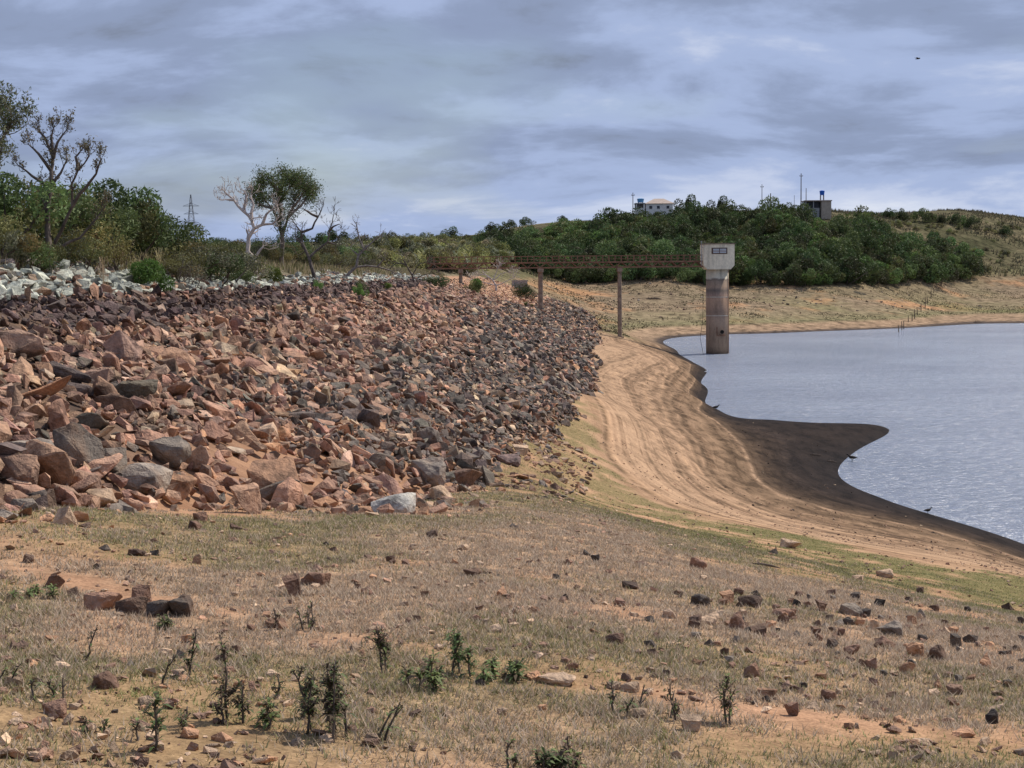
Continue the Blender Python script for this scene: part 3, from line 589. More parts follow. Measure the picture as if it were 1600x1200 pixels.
def loose_rock(u, v, w, h, cn):
    p = hit(u, v)
    if p is None: return
    D = p[1]; wm = 1.0 * w / FPX * D; hm = 1.1 * h / FPX * D; k = int(rs.integers(0, 10))
    big = w > 24
    V, T = BIG[k] if big else ROCKS[k]; ext = V.max(0) - V.min(0)
    o = add('loose_stone', (BIG_ME if big else ROCK_ME)[k]); o.rotation_euler = (rs.normal(0, 0.15), rs.normal(0, 0.15), rs.uniform(-0.6, 0.6))
    o.scale = (wm / ext[0], max(wm * rs.uniform(0.6, 0.9), hm * 0.8) / ext[1], hm * 1.25 / ext[2])
    o.location = (float(p[0]), float(p[1] + wm * 0.25), float(gz(p[0], p[1] + wm * 0.25)[0] + hm * 0.30))
    o.color = (*[float(q) for q in PALC[cn] * rs.uniform(0.75, 1.2)], 1)
    lab = ('large ' if w > 34 else 'small ' if w < 17 else '') + NM[cn] + ' angular stone ' + ('in the stone scatter on the grass nearest the shore' if u > 1060 and v > 915 else 'on the dry grass below the bare soil strip' if v > 985 + max(u - 430, 0) * 0.17 else 'on the dry grass between riprap and bare strip')
    tag(o, lab, 'stone', '%s loose stones on the dry grass' % NM[cn])
for ln in loose.split(';'):
    a = ln.split(); loose_rock(*map(float, a[:4]), a[4])
for k in range(170):
    u, v = (rs.uniform(1060, 1590), rs.uniform(925, 1110)) if k < 60 else (1080 + 520 * (q_ := rs.random()), 945 + 70 * q_ + rs.normal(0, 22)) if k < 120 else (rs.uniform(10, 1250), rs.uniform(820, 1120))
    w = rs.uniform(6, 19); loose_rock(u, v, w, w * rs.uniform(0.5, 0.8), str(rs.choice(['red', 'brown', 'dark', 'tan', 'orange', 'grey'])))
# pebbles too small to count
n = 11000; ang = rs.uniform(-0.36, 0.36, n); D = 6 + 70 * rs.random(n) ** 1.6; X = ang * D; Y = D
zg = gz(X, Y); kp = (zg > 1.0) & (damz(X, Y) < zg) & (fbm(X * 0.5, Y * 0.5, 15, 3) > 0.42); X, Y, zg = X[kp], Y[kp], zg[kp]; n = len(X)
S = 0.014 + 0.085 * rs.random(n) ** 3 + 0.0006 * Y
C = np.array([TAN, ORG, RED, BRN, TAN, BRN])[rs.integers(0, 6, n)] * rs.uniform(0.7, 1.4, (n, 1))
tag(rock_mass('pebbles', np.column_stack([X, Y, zg + S * 0.15]), S, rot_mats(n, rs, 0.3), C, rs.integers(0, len(ROCKS), n)), 'small pebbles strewn over the near bank', 'pebbles', kind='stuff')
# rubble on the far flat and along the far side
n = 7000; X = rs.uniform(10, 190, n); Y = rs.uniform(262, 470, n); zg = gz(X, Y)
kp = (zg > 2.2) & (zg < 11.5) & (fbm(X * 0.05, Y * 0.08, 17, 3) > 0.47); X, Y, zg = X[kp], Y[kp], zg[kp]; n = len(X)
S = 0.15 + 0.9 * rs.random(n) ** 4; C = np.array([BRN, DRK, TAN, GRY])[rs.integers(0, 4, n)] * rs.uniform(0.7, 1.3, (n, 1))
tag(rock_mass('far_shore_rubble', np.column_stack([X, Y, zg + S * 0.1]), S, rot_mats(n, rs, 0.3), C, rs.integers(0, len(ROCKS), n)), 'dark rubble strewn over the far dry flat', 'rubble', kind='stuff')
n = 2600; Y = rs.uniform(12, 62, n); X = np.interp(Y, TOE_Y, TOE_X) + 0.2 + 2.6 * rs.random(n) ** 2.6; zg = gz(X, Y)
kp = fbm(X * 0.5, Y * 0.5, 19, 3) > 0.42; X, Y, zg = X[kp], Y[kp], zg[kp]; n = len(X); S = 0.07 + 0.36 * rs.random(n) ** 3
C = np.array([BRN, RED, TAN, GRY, ORG])[rs.integers(0, 5, n)] * rs.uniform(0.7, 1.3, (n, 1))
tag(rock_mass('riprap_spill', np.column_stack([X, Y, zg + S * 0.1]), S, rot_mats(n, rs, 0.35), C, rs.integers(0, len(ROCKS), n), dam), kind='stuff')
# coarse grit on the sand just beyond the riprap
n = 3000; X = rs.uniform(2, 22, n); Y = rs.uniform(60, 262, n); zg = gz(X, Y); dd = zg - damz(X, Y)
kp = (zg > 0.6) & (dd > 0) & (dd < 2.2 * rs.random(n) ** 2 * (0.3 + sstep(150, 230, Y))); X, Y, zg = X[kp], Y[kp], zg[kp]; n = len(X)
S = 0.12 + 0.35 * rs.random(n) ** 2; C = np.array([BRN, DRK, TAN, ORG])[rs.integers(0, 4, n)] * rs.uniform(0.7, 1.3, (n, 1))
tag(rock_mass('toe_grit', np.column_stack([X, Y, zg + S * 0.1]), S, rot_mats(n, rs, 0.3), C, rs.integers(0, len(ROCKS), n)), 'broken stone grit on the sand at the riprap toe', 'grit', kind='stuff')

# ------------------------------------------------------------------ grass on the near bank
def grass(name, label, y0, y1, dens0, green):
    r = np.random.default_rng(77 + green)
    Vs, Cs = [], []
    yb = np.geomspace(y0, y1, 26)
    for a, b in zip(yb[:-1], yb[1:]):
        ym = (a + b) / 2; dens = dens0 * min(1, (9.0 / ym) ** 1.35); wid = 0.74 * ym + 1.5
        nt_ = int(dens * (b - a) * wid / 7)
        tx = r.uniform(-wid / 2, wid / 2, nt_); ty = r.uniform(a, b, nt_)
        tz = gz(tx, ty); d, g = cover(tx, ty, tz); cv = g if green else d
        kp = (r.random(nt_) < cv * (0.6 if green else 1.0)) & (damz(tx, ty) < tz + 0.05)
        tx, ty, g = tx[kp], ty[kp], g[kp]; m = len(tx)
        if not m: continue
        nb = 7; X = np.repeat(tx, nb) + r.normal(0, 0.022 + 0.0012 * ym, m * nb); Y = np.repeat(ty, nb) + r.normal(0, 0.022 + 0.0012 * ym, m * nb)
        Z = gz(X, Y); k = len(X)
        hgt = r.uniform(0.012, 0.05, k) * np.repeat(r.uniform(0.55, 1.25, m), nb) * (0.6 if green else 1.0)
        w = r.uniform(0.0016, 0.0034, k) * (1 + ym * 0.07); az_ = r.uniform(0, 2 * math.pi, k); lean = r.uniform(0.3, 2.0, k)
        dx, dy_ = np.cos(az_), np.sin(az_); px_, py_ = -dy_ * w, dx * w
        pz = np.column_stack([X - px_, Y - py_, Z - 0.006]); qz = np.column_stack([X + px_, Y + py_, Z - 0.006])
        tip = np.column_stack([X + dx * hgt * lean, Y + dy_ * hgt * lean, Z + hgt])
        Vs.append(np.stack([pz, qz, tip], 1).reshape(-1, 3))
        if green: base = np.array([0.19, 0.21, 0.07]) + r.random((k, 1)) * np.array([0.20, 0.15, 0.09])
        else:
            s = np.repeat(r.random(m), nb)[:, None]; base = np.array([0.40, 0.31, 0.21]) * (1 - s) + np.array([0.66, 0.54, 0.39]) * s
            gf = (np.repeat(g, nb) * 0.8 + 0.03 > r.random(k))[:, None]; base = np.where(gf, np.array([0.26, 0.25, 0.11]), base)
        Cs.append(np.repeat(base * r.uniform(0.7, 1.2, (k, 1)), 3, 0))
    V = np.concatenate(Vs); F = np.arange(len(V)).reshape(-1, 3)
    print(name, len(F))
    return tag(add(name, mesh_np(name, V, F, np.concatenate(Cs), M_GRASS)), label, 'grass', kind='stuff')
grass('dry_grass', 'short straw-coloured dry grass covering the near bank', 4.5, 46, 4400, 0)
grass('green_grass', 'thin strip of short green grass above the sand', 7, 80, 4200, 1)

# coarse grass: on the dam crest and over the far slopes
def tufts(name, label, X, Y, Z, hgt, wid, cols, r):
    n = len(X); a = r.uniform(0, 6.28, n); ln = r.normal(0, 0.25, (n, 2)); dx, dy_ = np.cos(a) * wid, np.sin(a) * wid
    V = np.stack([np.column_stack([X - dx, Y - dy_, Z - 0.08]), np.column_stack([X + dx, Y + dy_, Z - 0.08]), np.column_stack([X + ln[:, 0] * hgt, Y + ln[:, 1] * hgt, Z + hgt])], 1).reshape(-1, 3)
    C = np.array(cols)[r.integers(0, len(cols), n)] * r.uniform(0.6, 1.3, (n, 1))
    return tag(add(name, mesh_np(name, V, np.arange(n * 3).reshape(-1, 3), np.repeat(C, 3, 0), M_GRASS)), label, 'grass', kind='stuff')
rt = np.random.default_rng(61); n = 60000; Y = 28 + 230 * rt.random(n) ** 1.7; X = XF(Y) + rt.uniform(-14, -2.0, n); kp = fbm(X * 0.5, Y * 0.3, 111, 3) > 0.40
X, Y = X[kp], Y[kp]; n = len(X)
tufts('crest_grass', 'rank olive and straw grass along the dam crest', X, Y, damz(X, Y), rt.uniform(0.12, 0.5, n), 0.012 + 0.00028 * Y, [(0.16, 0.15, 0.07), (0.25, 0.21, 0.12), (0.11, 0.12, 0.05), (0.30, 0.25, 0.15)], rt)
n = 90000; X = rt.uniform(-60, 240, n); Y = rt.uniform(380, 640, n); Z = gz(X, Y); kp = (Z > 11.0) & (fbm(X * 0.07, Y * 0.07, 113, 4) > 0.43); X, Y, Z = X[kp], Y[kp], Z[kp]; n = len(X)
tufts('hill_grass', 'tussocky tan and olive grass on the far hill', X, Y, Z, rt.uniform(0.3, 1.1, n) * (0.5 + fbm(X * 0.1, Y * 0.1, 115, 2)), rt.uniform(0.12, 0.35, n), [(0.16, 0.145, 0.085), (0.23, 0.185, 0.115), (0.11, 0.115, 0.06), (0.09, 0.078, 0.052)], rt)
n = 90000; X = rt.uniform(0, 200, n); Y = rt.uniform(262, 480, n); Z = gz(X, Y); kp = (Z > 1.6) & (Z < 11.5) & (damz(X, Y) < Z) & (fbm(X * 0.06, Y * 0.12, 117, 4) > 0.47); X, Y, Z = X[kp], Y[kp], Z[kp]; n = len(X)
tufts('flat_grass', 'low grey-green tussocks over the dry far flat', X, Y, Z, rt.uniform(0.06, 0.28, n), rt.uniform(0.10, 0.3, n), [(0.19, 0.155, 0.095), (0.155, 0.145, 0.07), (0.11, 0.082, 0.058), (0.23, 0.175, 0.115)], rt)
# clods and flotsam on the mud
n = 2200; X = rt.uniform(5, 40, n); Y = rt.uniform(40, 230, n); Z = gz(X, Y); kp = (Z > 0.03) & (Z < 3.0) & (fbm(X * 0.4, Z * 3.0, 119, 3) > 0.50); X, Y, Z = X[kp], Y[kp], Z[kp]; n = len(X)
S = 0.04 + 0.16 * rt.random(n) ** 4; C = np.where((rt.random(n) < 0.75)[:, None], np.array([0.045, 0.035, 0.03]), np.array([0.25, 0.19, 0.13])) * rt.uniform(0.7, 1.3, (n, 1))
tag(rock_mass('mud_clods', np.column_stack([X, Y, Z + S * 0.1]), S, rot_mats(n, rt, 0.3), C, rt.integers(0, len(ROCKS), n)), 'small dark clods and debris on the mud and strand lines', 'debris', kind='stuff')

# ------------------------------------------------------------------ plants
def leaf_tris(r, P, size, col, jitter=0.25, up=0.3, narrow=0.5):
    n = len(P); d = r.normal(0, 1, (n, 3)); d[:, 2] += up; d /= np.linalg.norm(d, axis=1, keepdims=True)
    e = np.cross(d, r.normal(0, 1, (n, 3))); e /= np.linalg.norm(e, axis=1, keepdims=True) + 1e-9
    s = (size * r.uniform(0.6, 1.4, n))[:, None]
    V = np.stack([P - e * s * narrow * 0.5, P + d * s, P + e * s * narrow * 0.5, P - d * s * 0.35], 1).reshape(-1, 3)
    C = np.repeat(np.clip(col * r.uniform(1 - jitter, 1 + jitter, (n, 1)), 0, 1), 4, 0)
    return V, np.arange(n * 4).reshape(-1, 4), C
def leaf_mesh(name, r, P, size, col, **kw):
    V, F, C = leaf_tris(r, np.asarray(P, float), size, np.asarray(col, float), **kw); return mesh_np(name, V, F, C, M_LEAF)
def grow(r, p, d, length, rad, level, out, tips, wob=0.35, split=(2, 4), shrink=0.62, upb=0.15, nseg=4):
    pts = [p]; dd = d / np.linalg.norm(d)
    for i in range(nseg):
        dd = dd + r.normal(0, wob, 3) * 0.5 + np.array([0, 0, upb]); dd /= np.linalg.norm(dd); pts.append(pts[-1] + dd * length / nseg)
    rr = [rad * (1 - 0.5 * i / nseg) for i in range(nseg + 1)]; out.append((pts, rr, 5 if rad > 0.02 else 3))
    if level <= 0: tips.append(pts[-1]); tips.append(pts[-2]); return
    for k in range(int(r.integers(split[0], split[1] + 1))):
        i = int(r.integers(2, nseg + 1)); nd = dd + r.normal(0, 0.75, 3); nd[2] += upb
        grow(r, pts[i], nd, length * shrink * r.uniform(0.7, 1.2), rr[i] * 0.62, level - 1, out, tips, wob, split, shrink, upb, nseg)
def limbs_tree(name, D, limbs, r0, bark, label, cat='tree', group=None, seed=0, twig=(2, 0.5), leaf=None, depth=0.25, sink=0.8, upb=0.2, every=1, split=(2, 3)):
    """main limbs follow the photograph, spread in depth; twigs and leaves are grown on them"""
    r = np.random.default_rng(seed); mpp = D / FPX; out, tips = [], []; cache = {}
    base = PD(*limbs[0][0], D); root = thing(name, base, label, cat, group)
    for li, lim in enumerate(limbs):
        pts = []; off = 0.0; dirr = r.choice([-1, 1])
        for i, (u, v) in enumerate(lim):
            if (u, v) in cache: p = cache[(u, v)]; off = p[1] - D
            else:
                if i: off += dirr * depth * mpp * np.hypot(u - lim[i - 1][0], v - lim[i - 1][1]) * r.uniform(0.3, 1.6)
                p = PD(u, v, D + off); cache[(u, v)] = p
            pts.append(p - base)
        # smooth resample
        q = [pts[0]]
        for a, b in zip(pts[:-1], pts[1:]):
            q += [(a + b) / 2 + r.normal(0, 0.03, 3) * np.linalg.norm(b - a), b]
        w0 = r0 if li == 0 else r0 * 0.62
        rr = [w0 * (1 - 0.72 * i / (len(q) - 1)) for i in range(len(q))]
        if li == 0: q.insert(0, q[0] - np.array([0, 0, sink])); rr.insert(0, w0 * 1.35)
        out.append((q, rr, 7))
        for i in range(2, len(q), every):
            if i < len(q) * 0.45 and i < len(q) - 2: continue
            for _ in range(twig[0] + (2 if i == len(q) - 1 else 0)):
                d = (q[i] - q[i - 1]) / (np.linalg.norm(q[i] - q[i - 1]) + 1e-6) + r.normal(0, 0.8, 3)
                grow(r, q[i], d, twig[1] * r.uniform(0.6, 1.3), rr[i] * 0.5, 2, out, tips, 0.4, split, 0.62, upb)
    mb = MB()
    for q, rr, k in out: mb.tube(q, [max(x, 0.004 + 0.00006 * D) for x in rr], k, cap=False)
    add('trunk', mb.mesh('trunk', bark, True), root)
    if leaf:
        n, size, spread, cols = leaf; tips = np.array(tips); P = tips[r.integers(0, len(tips), n)] + r.normal(0, spread, (n, 3))
        cl = np.array(cols)[r.integers(0, len(cols), n)]
        tag(add('crown', leaf_mesh('crown', r, P, size, cl), root), kind='stuff')
    return root

OLIVE, DKG, MIDG, YEL, GRG = (np.array(c) for c in [(0.165, 0.165, 0.06), (0.060, 0.088, 0.030), (0.105, 0.155, 0.04), (0.26, 0.21, 0.08), (0.16, 0.165, 0.105)])
limbs_tree('feathery_tree', 33, [[(-55, 430), (-48, 340), (-32, 280), (-25, 235), (-20, 195), (-22, 165)], [(-32, 280), (-10, 240), (2, 220), (14, 200)], [(-25, 235), (-8, 205), (0, 180)], [(-48, 340), (-20, 290), (-8, 262)], [(-32, 280), (-70, 240), (-90, 190)]],
           0.12, M_BARK, 'feathery grey-green tree rising behind the bleached stones, beside the leaf-shedding forked tree', seed=3, twig=(3, 0.38), leaf=(7000, 0.055, 0.07, [GRG, GRG * 0.8, OLIVE * 0.8, DKG]), depth=0.5)
limbs_tree('forked_tree', 40, [[(75, 400), (74, 360), (74, 333), (79, 293), (80, 267), (83, 247), (70, 215), (60, 202)], [(83, 247), (90, 222), (104, 203)], [(80, 267), (60, 240), (45, 226)], [(79, 293), (50, 275), (28, 258)], [(79, 293), (95, 270), (104, 250)], [(83, 247), (80, 215), (84, 200)],
                               [(75, 400), (95, 362), (113, 322), (112, 287), (122, 266), (139, 243)], [(113, 322), (135, 292), (150, 272), (157, 250)], [(122, 266), (118, 245), (125, 238)], [(75, 400), (92, 388), (125, 372), (150, 342), (165, 320)], [(74, 333), (66, 310), (64, 290)]],
           0.085, M_BARK, 'sparse forked tree with dark trunks and thin tufts of leaves', seed=8, twig=(2, 0.22), leaf=(2600, 0.05, 0.05, [GRG * 1.2, OLIVE, YEL * 0.9, GRG]), upb=0.25)
limbs_tree('bleached_dead_tree', 67, [[(399, 432), (399, 421), (396, 405), (387, 393), (388, 372), (397, 357), (393, 342), (380, 330), (365, 312), (351, 300)], [(397, 357), (410, 351), (426, 350), (437, 338)], [(396, 405), (407, 390), (412, 384)], [(380, 330), (385, 306), (381, 298)], [(393, 342), (396, 320), (392, 306)], [(410, 351), (416, 335), (428, 325)], [(365, 312), (352, 312)]],
           0.13, M_BARKW, 'bleached leafless dead tree with a crooked pale trunk', seed=12, twig=(2, 0.42), upb=0.1)
limbs_tree('umbrella_tree', 92, [[(440, 420), (440, 393), (441, 369), (437, 350), (436, 320), (437, 300)], [(437, 350), (425, 325), (412, 308)], [(441, 369), (450, 340), (460, 312)], [(450, 340), (470, 322), (482, 305)], [(425, 325), (402, 318), (396, 305)], [(436, 320), (448, 300), (455, 288)], [(437, 300), (425, 288), (418, 282)], [(450, 340), (468, 312), (478, 294)], [(436, 320), (440, 296), (444, 282)], [(460, 312), (470, 296), (468, 286)]],
           0.16, M_BARKG, 'green umbrella-crowned tree standing on the dam crest behind the dead trees', seed=21, twig=(4, 0.42), leaf=(16000, 0.09, 0.2, [DKG * 1.4, MIDG * 0.8, DKG * 1.1, OLIVE * 0.7]), depth=0.5, upb=0.05)
limbs_tree('twisted_bare_tree', 86, [[(491, 440), (490, 428), (483, 403), (473, 381), (471, 363), (464, 354)], [(483, 403), (497, 390), (512, 378), (515, 360), (521, 336)], [(471, 363), (488, 357), (497, 339), (503, 327)], [(515, 360), (530, 350)], [(497, 339), (480, 330), (474, 326)], [(473, 381), (462, 370)], [(512, 378), (524, 382)]],
           0.13, M_BARK, 'twisted dark bare tree with clawing branches beside the umbrella-crowned tree', seed=31, twig=(2, 0.5), upb=0.12)
limbs_tree('leaning_dead_tree', 104, [[(536, 440), (545, 428), (557, 417), (560, 399), (569, 390), (561, 372), (557, 351)], [(569, 390), (580, 380), (592, 370)], [(557, 417), (590, 417), (611, 423), (622, 430)], [(560, 399), (548, 388)], [(590, 417), (600, 404)]],
           0.13, M_BARKG, 'leaning dead tree with one trunk stretched level over the stones', seed=41, twig=(2, 0.42), upb=0.1)
limbs_tree('arching_bare_shrub', 165, [[(646, 440), (644, 430), (635, 414), (620, 411), (606, 423)], [(644, 430), (652, 415), (668, 408)], [(646, 440), (660, 430), (682, 426)], [(635, 414), (628, 400)]],
           0.12, M_BARK, 'low arching bare shrub on the pale stones near the walkway start', 'shrub', seed=51, twig=(3, 0.6), upb=0.05)
limbs_tree('bleached_thicket', 228, [[(775, 446), (770, 438), (760, 430), (748, 428)], [(770, 438), (782, 428), (795, 425)], [(775, 446), (790, 440), (803, 434)], [(770, 438), (776, 424), (778, 418)], [(775, 446), (752, 440), (738, 436)]],
           0.14, M_BARKW, 'pale bleached thicket of dead branches under the walkway', 'shrub', seed=55, twig=(4, 0.9), upb=0.05)

# shrub prototypes: a few stems and a cloud of leaves in uneven clumps
def shrub_meshes(seed, w, h, nleaf, size, cols, stems=5, bark=M_BARK, up=0.4, hollow=0.5):
    r = np.random.default_rng(seed); k = int(r.integers(9, 15))
    cc = np.column_stack([r.normal(0, w * 0.24, k), r.normal(0, w * 0.24, k), h * r.uniform(0.25, 0.85, k)]); cr_ = r.uniform(0.16, 0.30, k) * min(w, h * 1.1)
    cc[:, 2] *= 1 - 0.35 * np.clip(np.hypot(cc[:, 0], cc[:, 1]) / (w * 0.5), 0, 1)
    i = r.integers(0, k, nleaf); d = r.normal(0, 1, (nleaf, 3)); d /= np.linalg.norm(d, axis=1, keepdims=True)
    P = cc[i] + d * (cr_[i] * r.uniform(hollow, 1.12, nleaf) ** 0.6)[:, None]; P[:, 2] = np.abs(P[:, 2])
    clump = r.uniform(0.65, 1.3, k)[i][:, None]
    col = np.array(cols)[r.integers(0, len(cols), k)][i] * clump
    V, F, C = leaf_tris(r, P, size, col, up=up)
    mb = MB()
    for s in range(stems):
        b = np.array([r.normal(0, w * 0.05), r.normal(0, w * 0.05), -0.25 * h]); e = cc[s % k]
        mb.tube([b, (b + e) / 2 + r.normal(0, w * 0.05, 3), e], [0.022 * h, 0.016 * h, 0.007 * h], 5, cap=False)
    return mesh_np('crown', V, F, C, M_LEAF), mb.mesh('stems', bark, True)
def place_plant(name, meshes, p, s, label, cat, group, rz, pn=('crown', 'trunk'), sz_=1.0):
    root = thing(name, p, label, cat, group, rz); root.scale = (s, s, s * sz_)
    tag(add(pn[0], meshes[0], root), kind='stuff'); add(pn[1], meshes[1], root); return root
rp = np.random.default_rng(99)
SH = {
    'dark': [shrub_meshes(400 + i, 2.4, 1.7, 5200, 0.075, [DKG * 1.4, MIDG * 0.6, DKG * 1.1, OLIVE * 0.6]) for i in range(3)],
    'green': [shrub_meshes(420 + i, 1.7, 1.3, 3600, 0.075, [MIDG * 1.3, MIDG, np.array((0.10, 0.15, 0.03))]) for i in range(2)],
    'olive': [shrub_meshes(440 + i, 2.2, 1.5, 3800, 0.07, [OLIVE, OLIVE * 0.8, GRG * 0.9, YEL * 0.6], up=1.0, hollow=0.3) for i in range(3)],
    'grey': [shrub_meshes(460 + i, 2.2, 1.5, 2600, 0.06, [GRG, np.array((0.14, 0.12, 0.09)), OLIVE * 0.9], 9, M_BARKG, 0.8, 0.2) for i in range(2)],
    'yellow': [shrub_meshes(480, 1.8, 1.7, 2000, 0.07, [YEL, OLIVE, np.array((0.17, 0.10, 0.05))], 7, M_BARK, 0.3, 0.2)],
}
LAB = {'dark': ('dense dark green shrub growing on the dam crest', 'dark green shrubs on the dam crest'),
       'green': ('bright green leafy bush rooted among the pale stones', 'bright green bushes among the pale stones'),
       'olive': ('olive-green upright shrub on the dam crest', 'olive shrubs on the dam crest'),
       'grey': ('thin grey twiggy shrub on the dam crest', 'grey twiggy shrubs on the dam crest'),
       'yellow': ('yellowing half-bare shrub beside the forked tree', 'yellowing shrubs by the forked tree')}
def WH(D): return 'on the dam crest behind the forked tree' if D < 60 else 'on the dam crest around the dead trees' if D < 110 else 'on the dam crest towards the walkway'
def shrub(kind, u, vb, D, hpx, wfac=1.0):
    """foot near pixel (u, vb) at depth D; hpx = height in pixels"""
    x = PD(u, vb, D)[0]; z = float(np.max(sz(x, D))); ms = SH[kind][int(rp.integers(0, len(SH[kind])))]
    h0 = max(v.co.z for v in ms[0].vertices[:2000] if True) if 'h0' not in ms[0] else ms[0]['h0']
    ms[0]['h0'] = h0
    s = hpx / FPX * D / h0
    o = place_plant('shrub', ms, (x, D, z - 0.05), s, LAB[kind][0].replace('on the dam crest', WH(D)), 'shrub', LAB[kind][1], rp.uniform(0, 6.28), ('crown', 'stems')); o.scale = (s * wfac, s * wfac, s)
    return o
# (kind, u, foot v, depth, height px, width factor): the wall of shrubs at the left
for a in [('dark', 30, 400, 44, 120, 1.1), ('dark', -10, 400, 40, 130, 1.1), ('dark', 105, 395, 47, 110, 1.1), ('olive', 70, 395, 46, 105, 1.2), ('dark', 150, 390, 52, 120, 1.0), ('dark', 195, 385, 53, 118, 0.9), ('dark', 225, 385, 55, 105, 0.9),
          ('dark', 255, 390, 57, 75, 1.0), ('yellow', 150, 380, 45, 105, 1.0), ('yellow', 185, 370, 46, 85, 0.9), ('olive', 130, 400, 43, 75, 1.1), ('olive', 0, 410, 38, 80, 1.3), ('green', 232, 405, 44, 52, 1.0), ('dark', 58, 415, 38.5, 55, 1.0), ('dark', 222, 422, 44.5, 36, 1.1),
          ('olive', 270, 395, 50, 40, 1.4), ('dark', 325, 430, 55, 66, 1.1), ('olive', 300, 425, 54, 66, 1.3), ('olive', 345, 425, 58, 62, 1.3), ('grey', 285, 430, 50, 55, 1.2), ('grey', 370, 425, 62, 52, 1.2), ('green', 420, 432, 66, 32, 1.1), ('dark', 375, 432, 60, 30, 1.2),
          ('green', 496, 446, 77, 16, 1.0), ('green', 560, 444, 88, 20, 0.8), ('dark', 562, 444, 90, 24, 0.6), ('green', 605, 440, 112, 12, 1.2), ('green', 745, 456, 214, 24, 0.9), ('olive', 742, 450, 213, 20, 1.0), ('green', 820, 462, 235, 8, 1.6), ('dark', 683, 440, 168, 20, 1.4), ('dark', 822, 440, 262, 28, 1.0)]: shrub(*a)
for k in range(120):
    D = rp.uniform(62, 150); t = rp.uniform(-9, -4.0 if D > 75 else -5.5); x = float(XF(D)) + t; u, v = px_of((x, D, 13.3))
    kind = str(rp.choice(['olive', 'grey', 'dark', 'olive', 'olive']))
    shrub(kind, u, v, D, rp.uniform(0.8, 1.55) * (1 + 0.6 * min(max((D - 90) / 80, 0), 1)) / D * FPX, rp.uniform(1.0, 1.5))
# dry straw stalks among the shrubs
def straw(seed):
    r = np.random.default_rng(seed); n = 34; b = r.normal(0, 0.10, (n, 2)); h = r.uniform(0.5, 1.3, n); a = r.uniform(0, 6.28, n); ln = r.uniform(0.05, 0.35, n); w = 0.006
    V = []
    for i in range(n):
        q = np.array([math.cos(a[i]), math.sin(a[i])]); pr = np.array([-q[1], q[0]]) * w
        m = b[i] + q * ln[i] * h[i] * 0.3; e = b[i] + q * ln[i] * h[i]
        V += [(*(b[i] - pr), -0.1), (*(b[i] + pr), -0.1), (*(m + pr), h[i] * 0.6), (*(m - pr), h[i] * 0.6), (*(m - pr), h[i] * 0.6), (*(m + pr), h[i] * 0.6), (*(e + pr * 1.6), h[i]), (*(e - pr * 1.6), h[i])]
    C = np.repeat(np.array([(0.42, 0.33, 0.2)]) * r.uniform(0.6, 1.2, (n, 1)), 8, 0)
    return mesh_np('straw_clump', np.array(V), np.arange(n * 8).reshape(-1, 4), C, M_GRASS)
ST = [straw(i) for i in range(3)]
for k, (u, vb, D, hpx) in enumerate([(160, 405, 41, 42), (190, 385, 46, 40), (212, 380, 47, 38), (248, 378, 50, 34), (335, 405, 60, 30), (228, 375, 48, 34)]):
    x = PD(u, vb, D)[0]; z = float(np.max(sz(x, D))); s = hpx / FPX * D / 1.2
    tag(add('straw_clump', ST[k % 3], loc=(x, D, z + 0.25 * (k % 2)), scale=(s, s, s), rot=(0, 0, k * 1.3)), 'clump of tall dry straw stalks between the crest shrubs', 'grass clump', 'dry straw clumps among the shrubs')

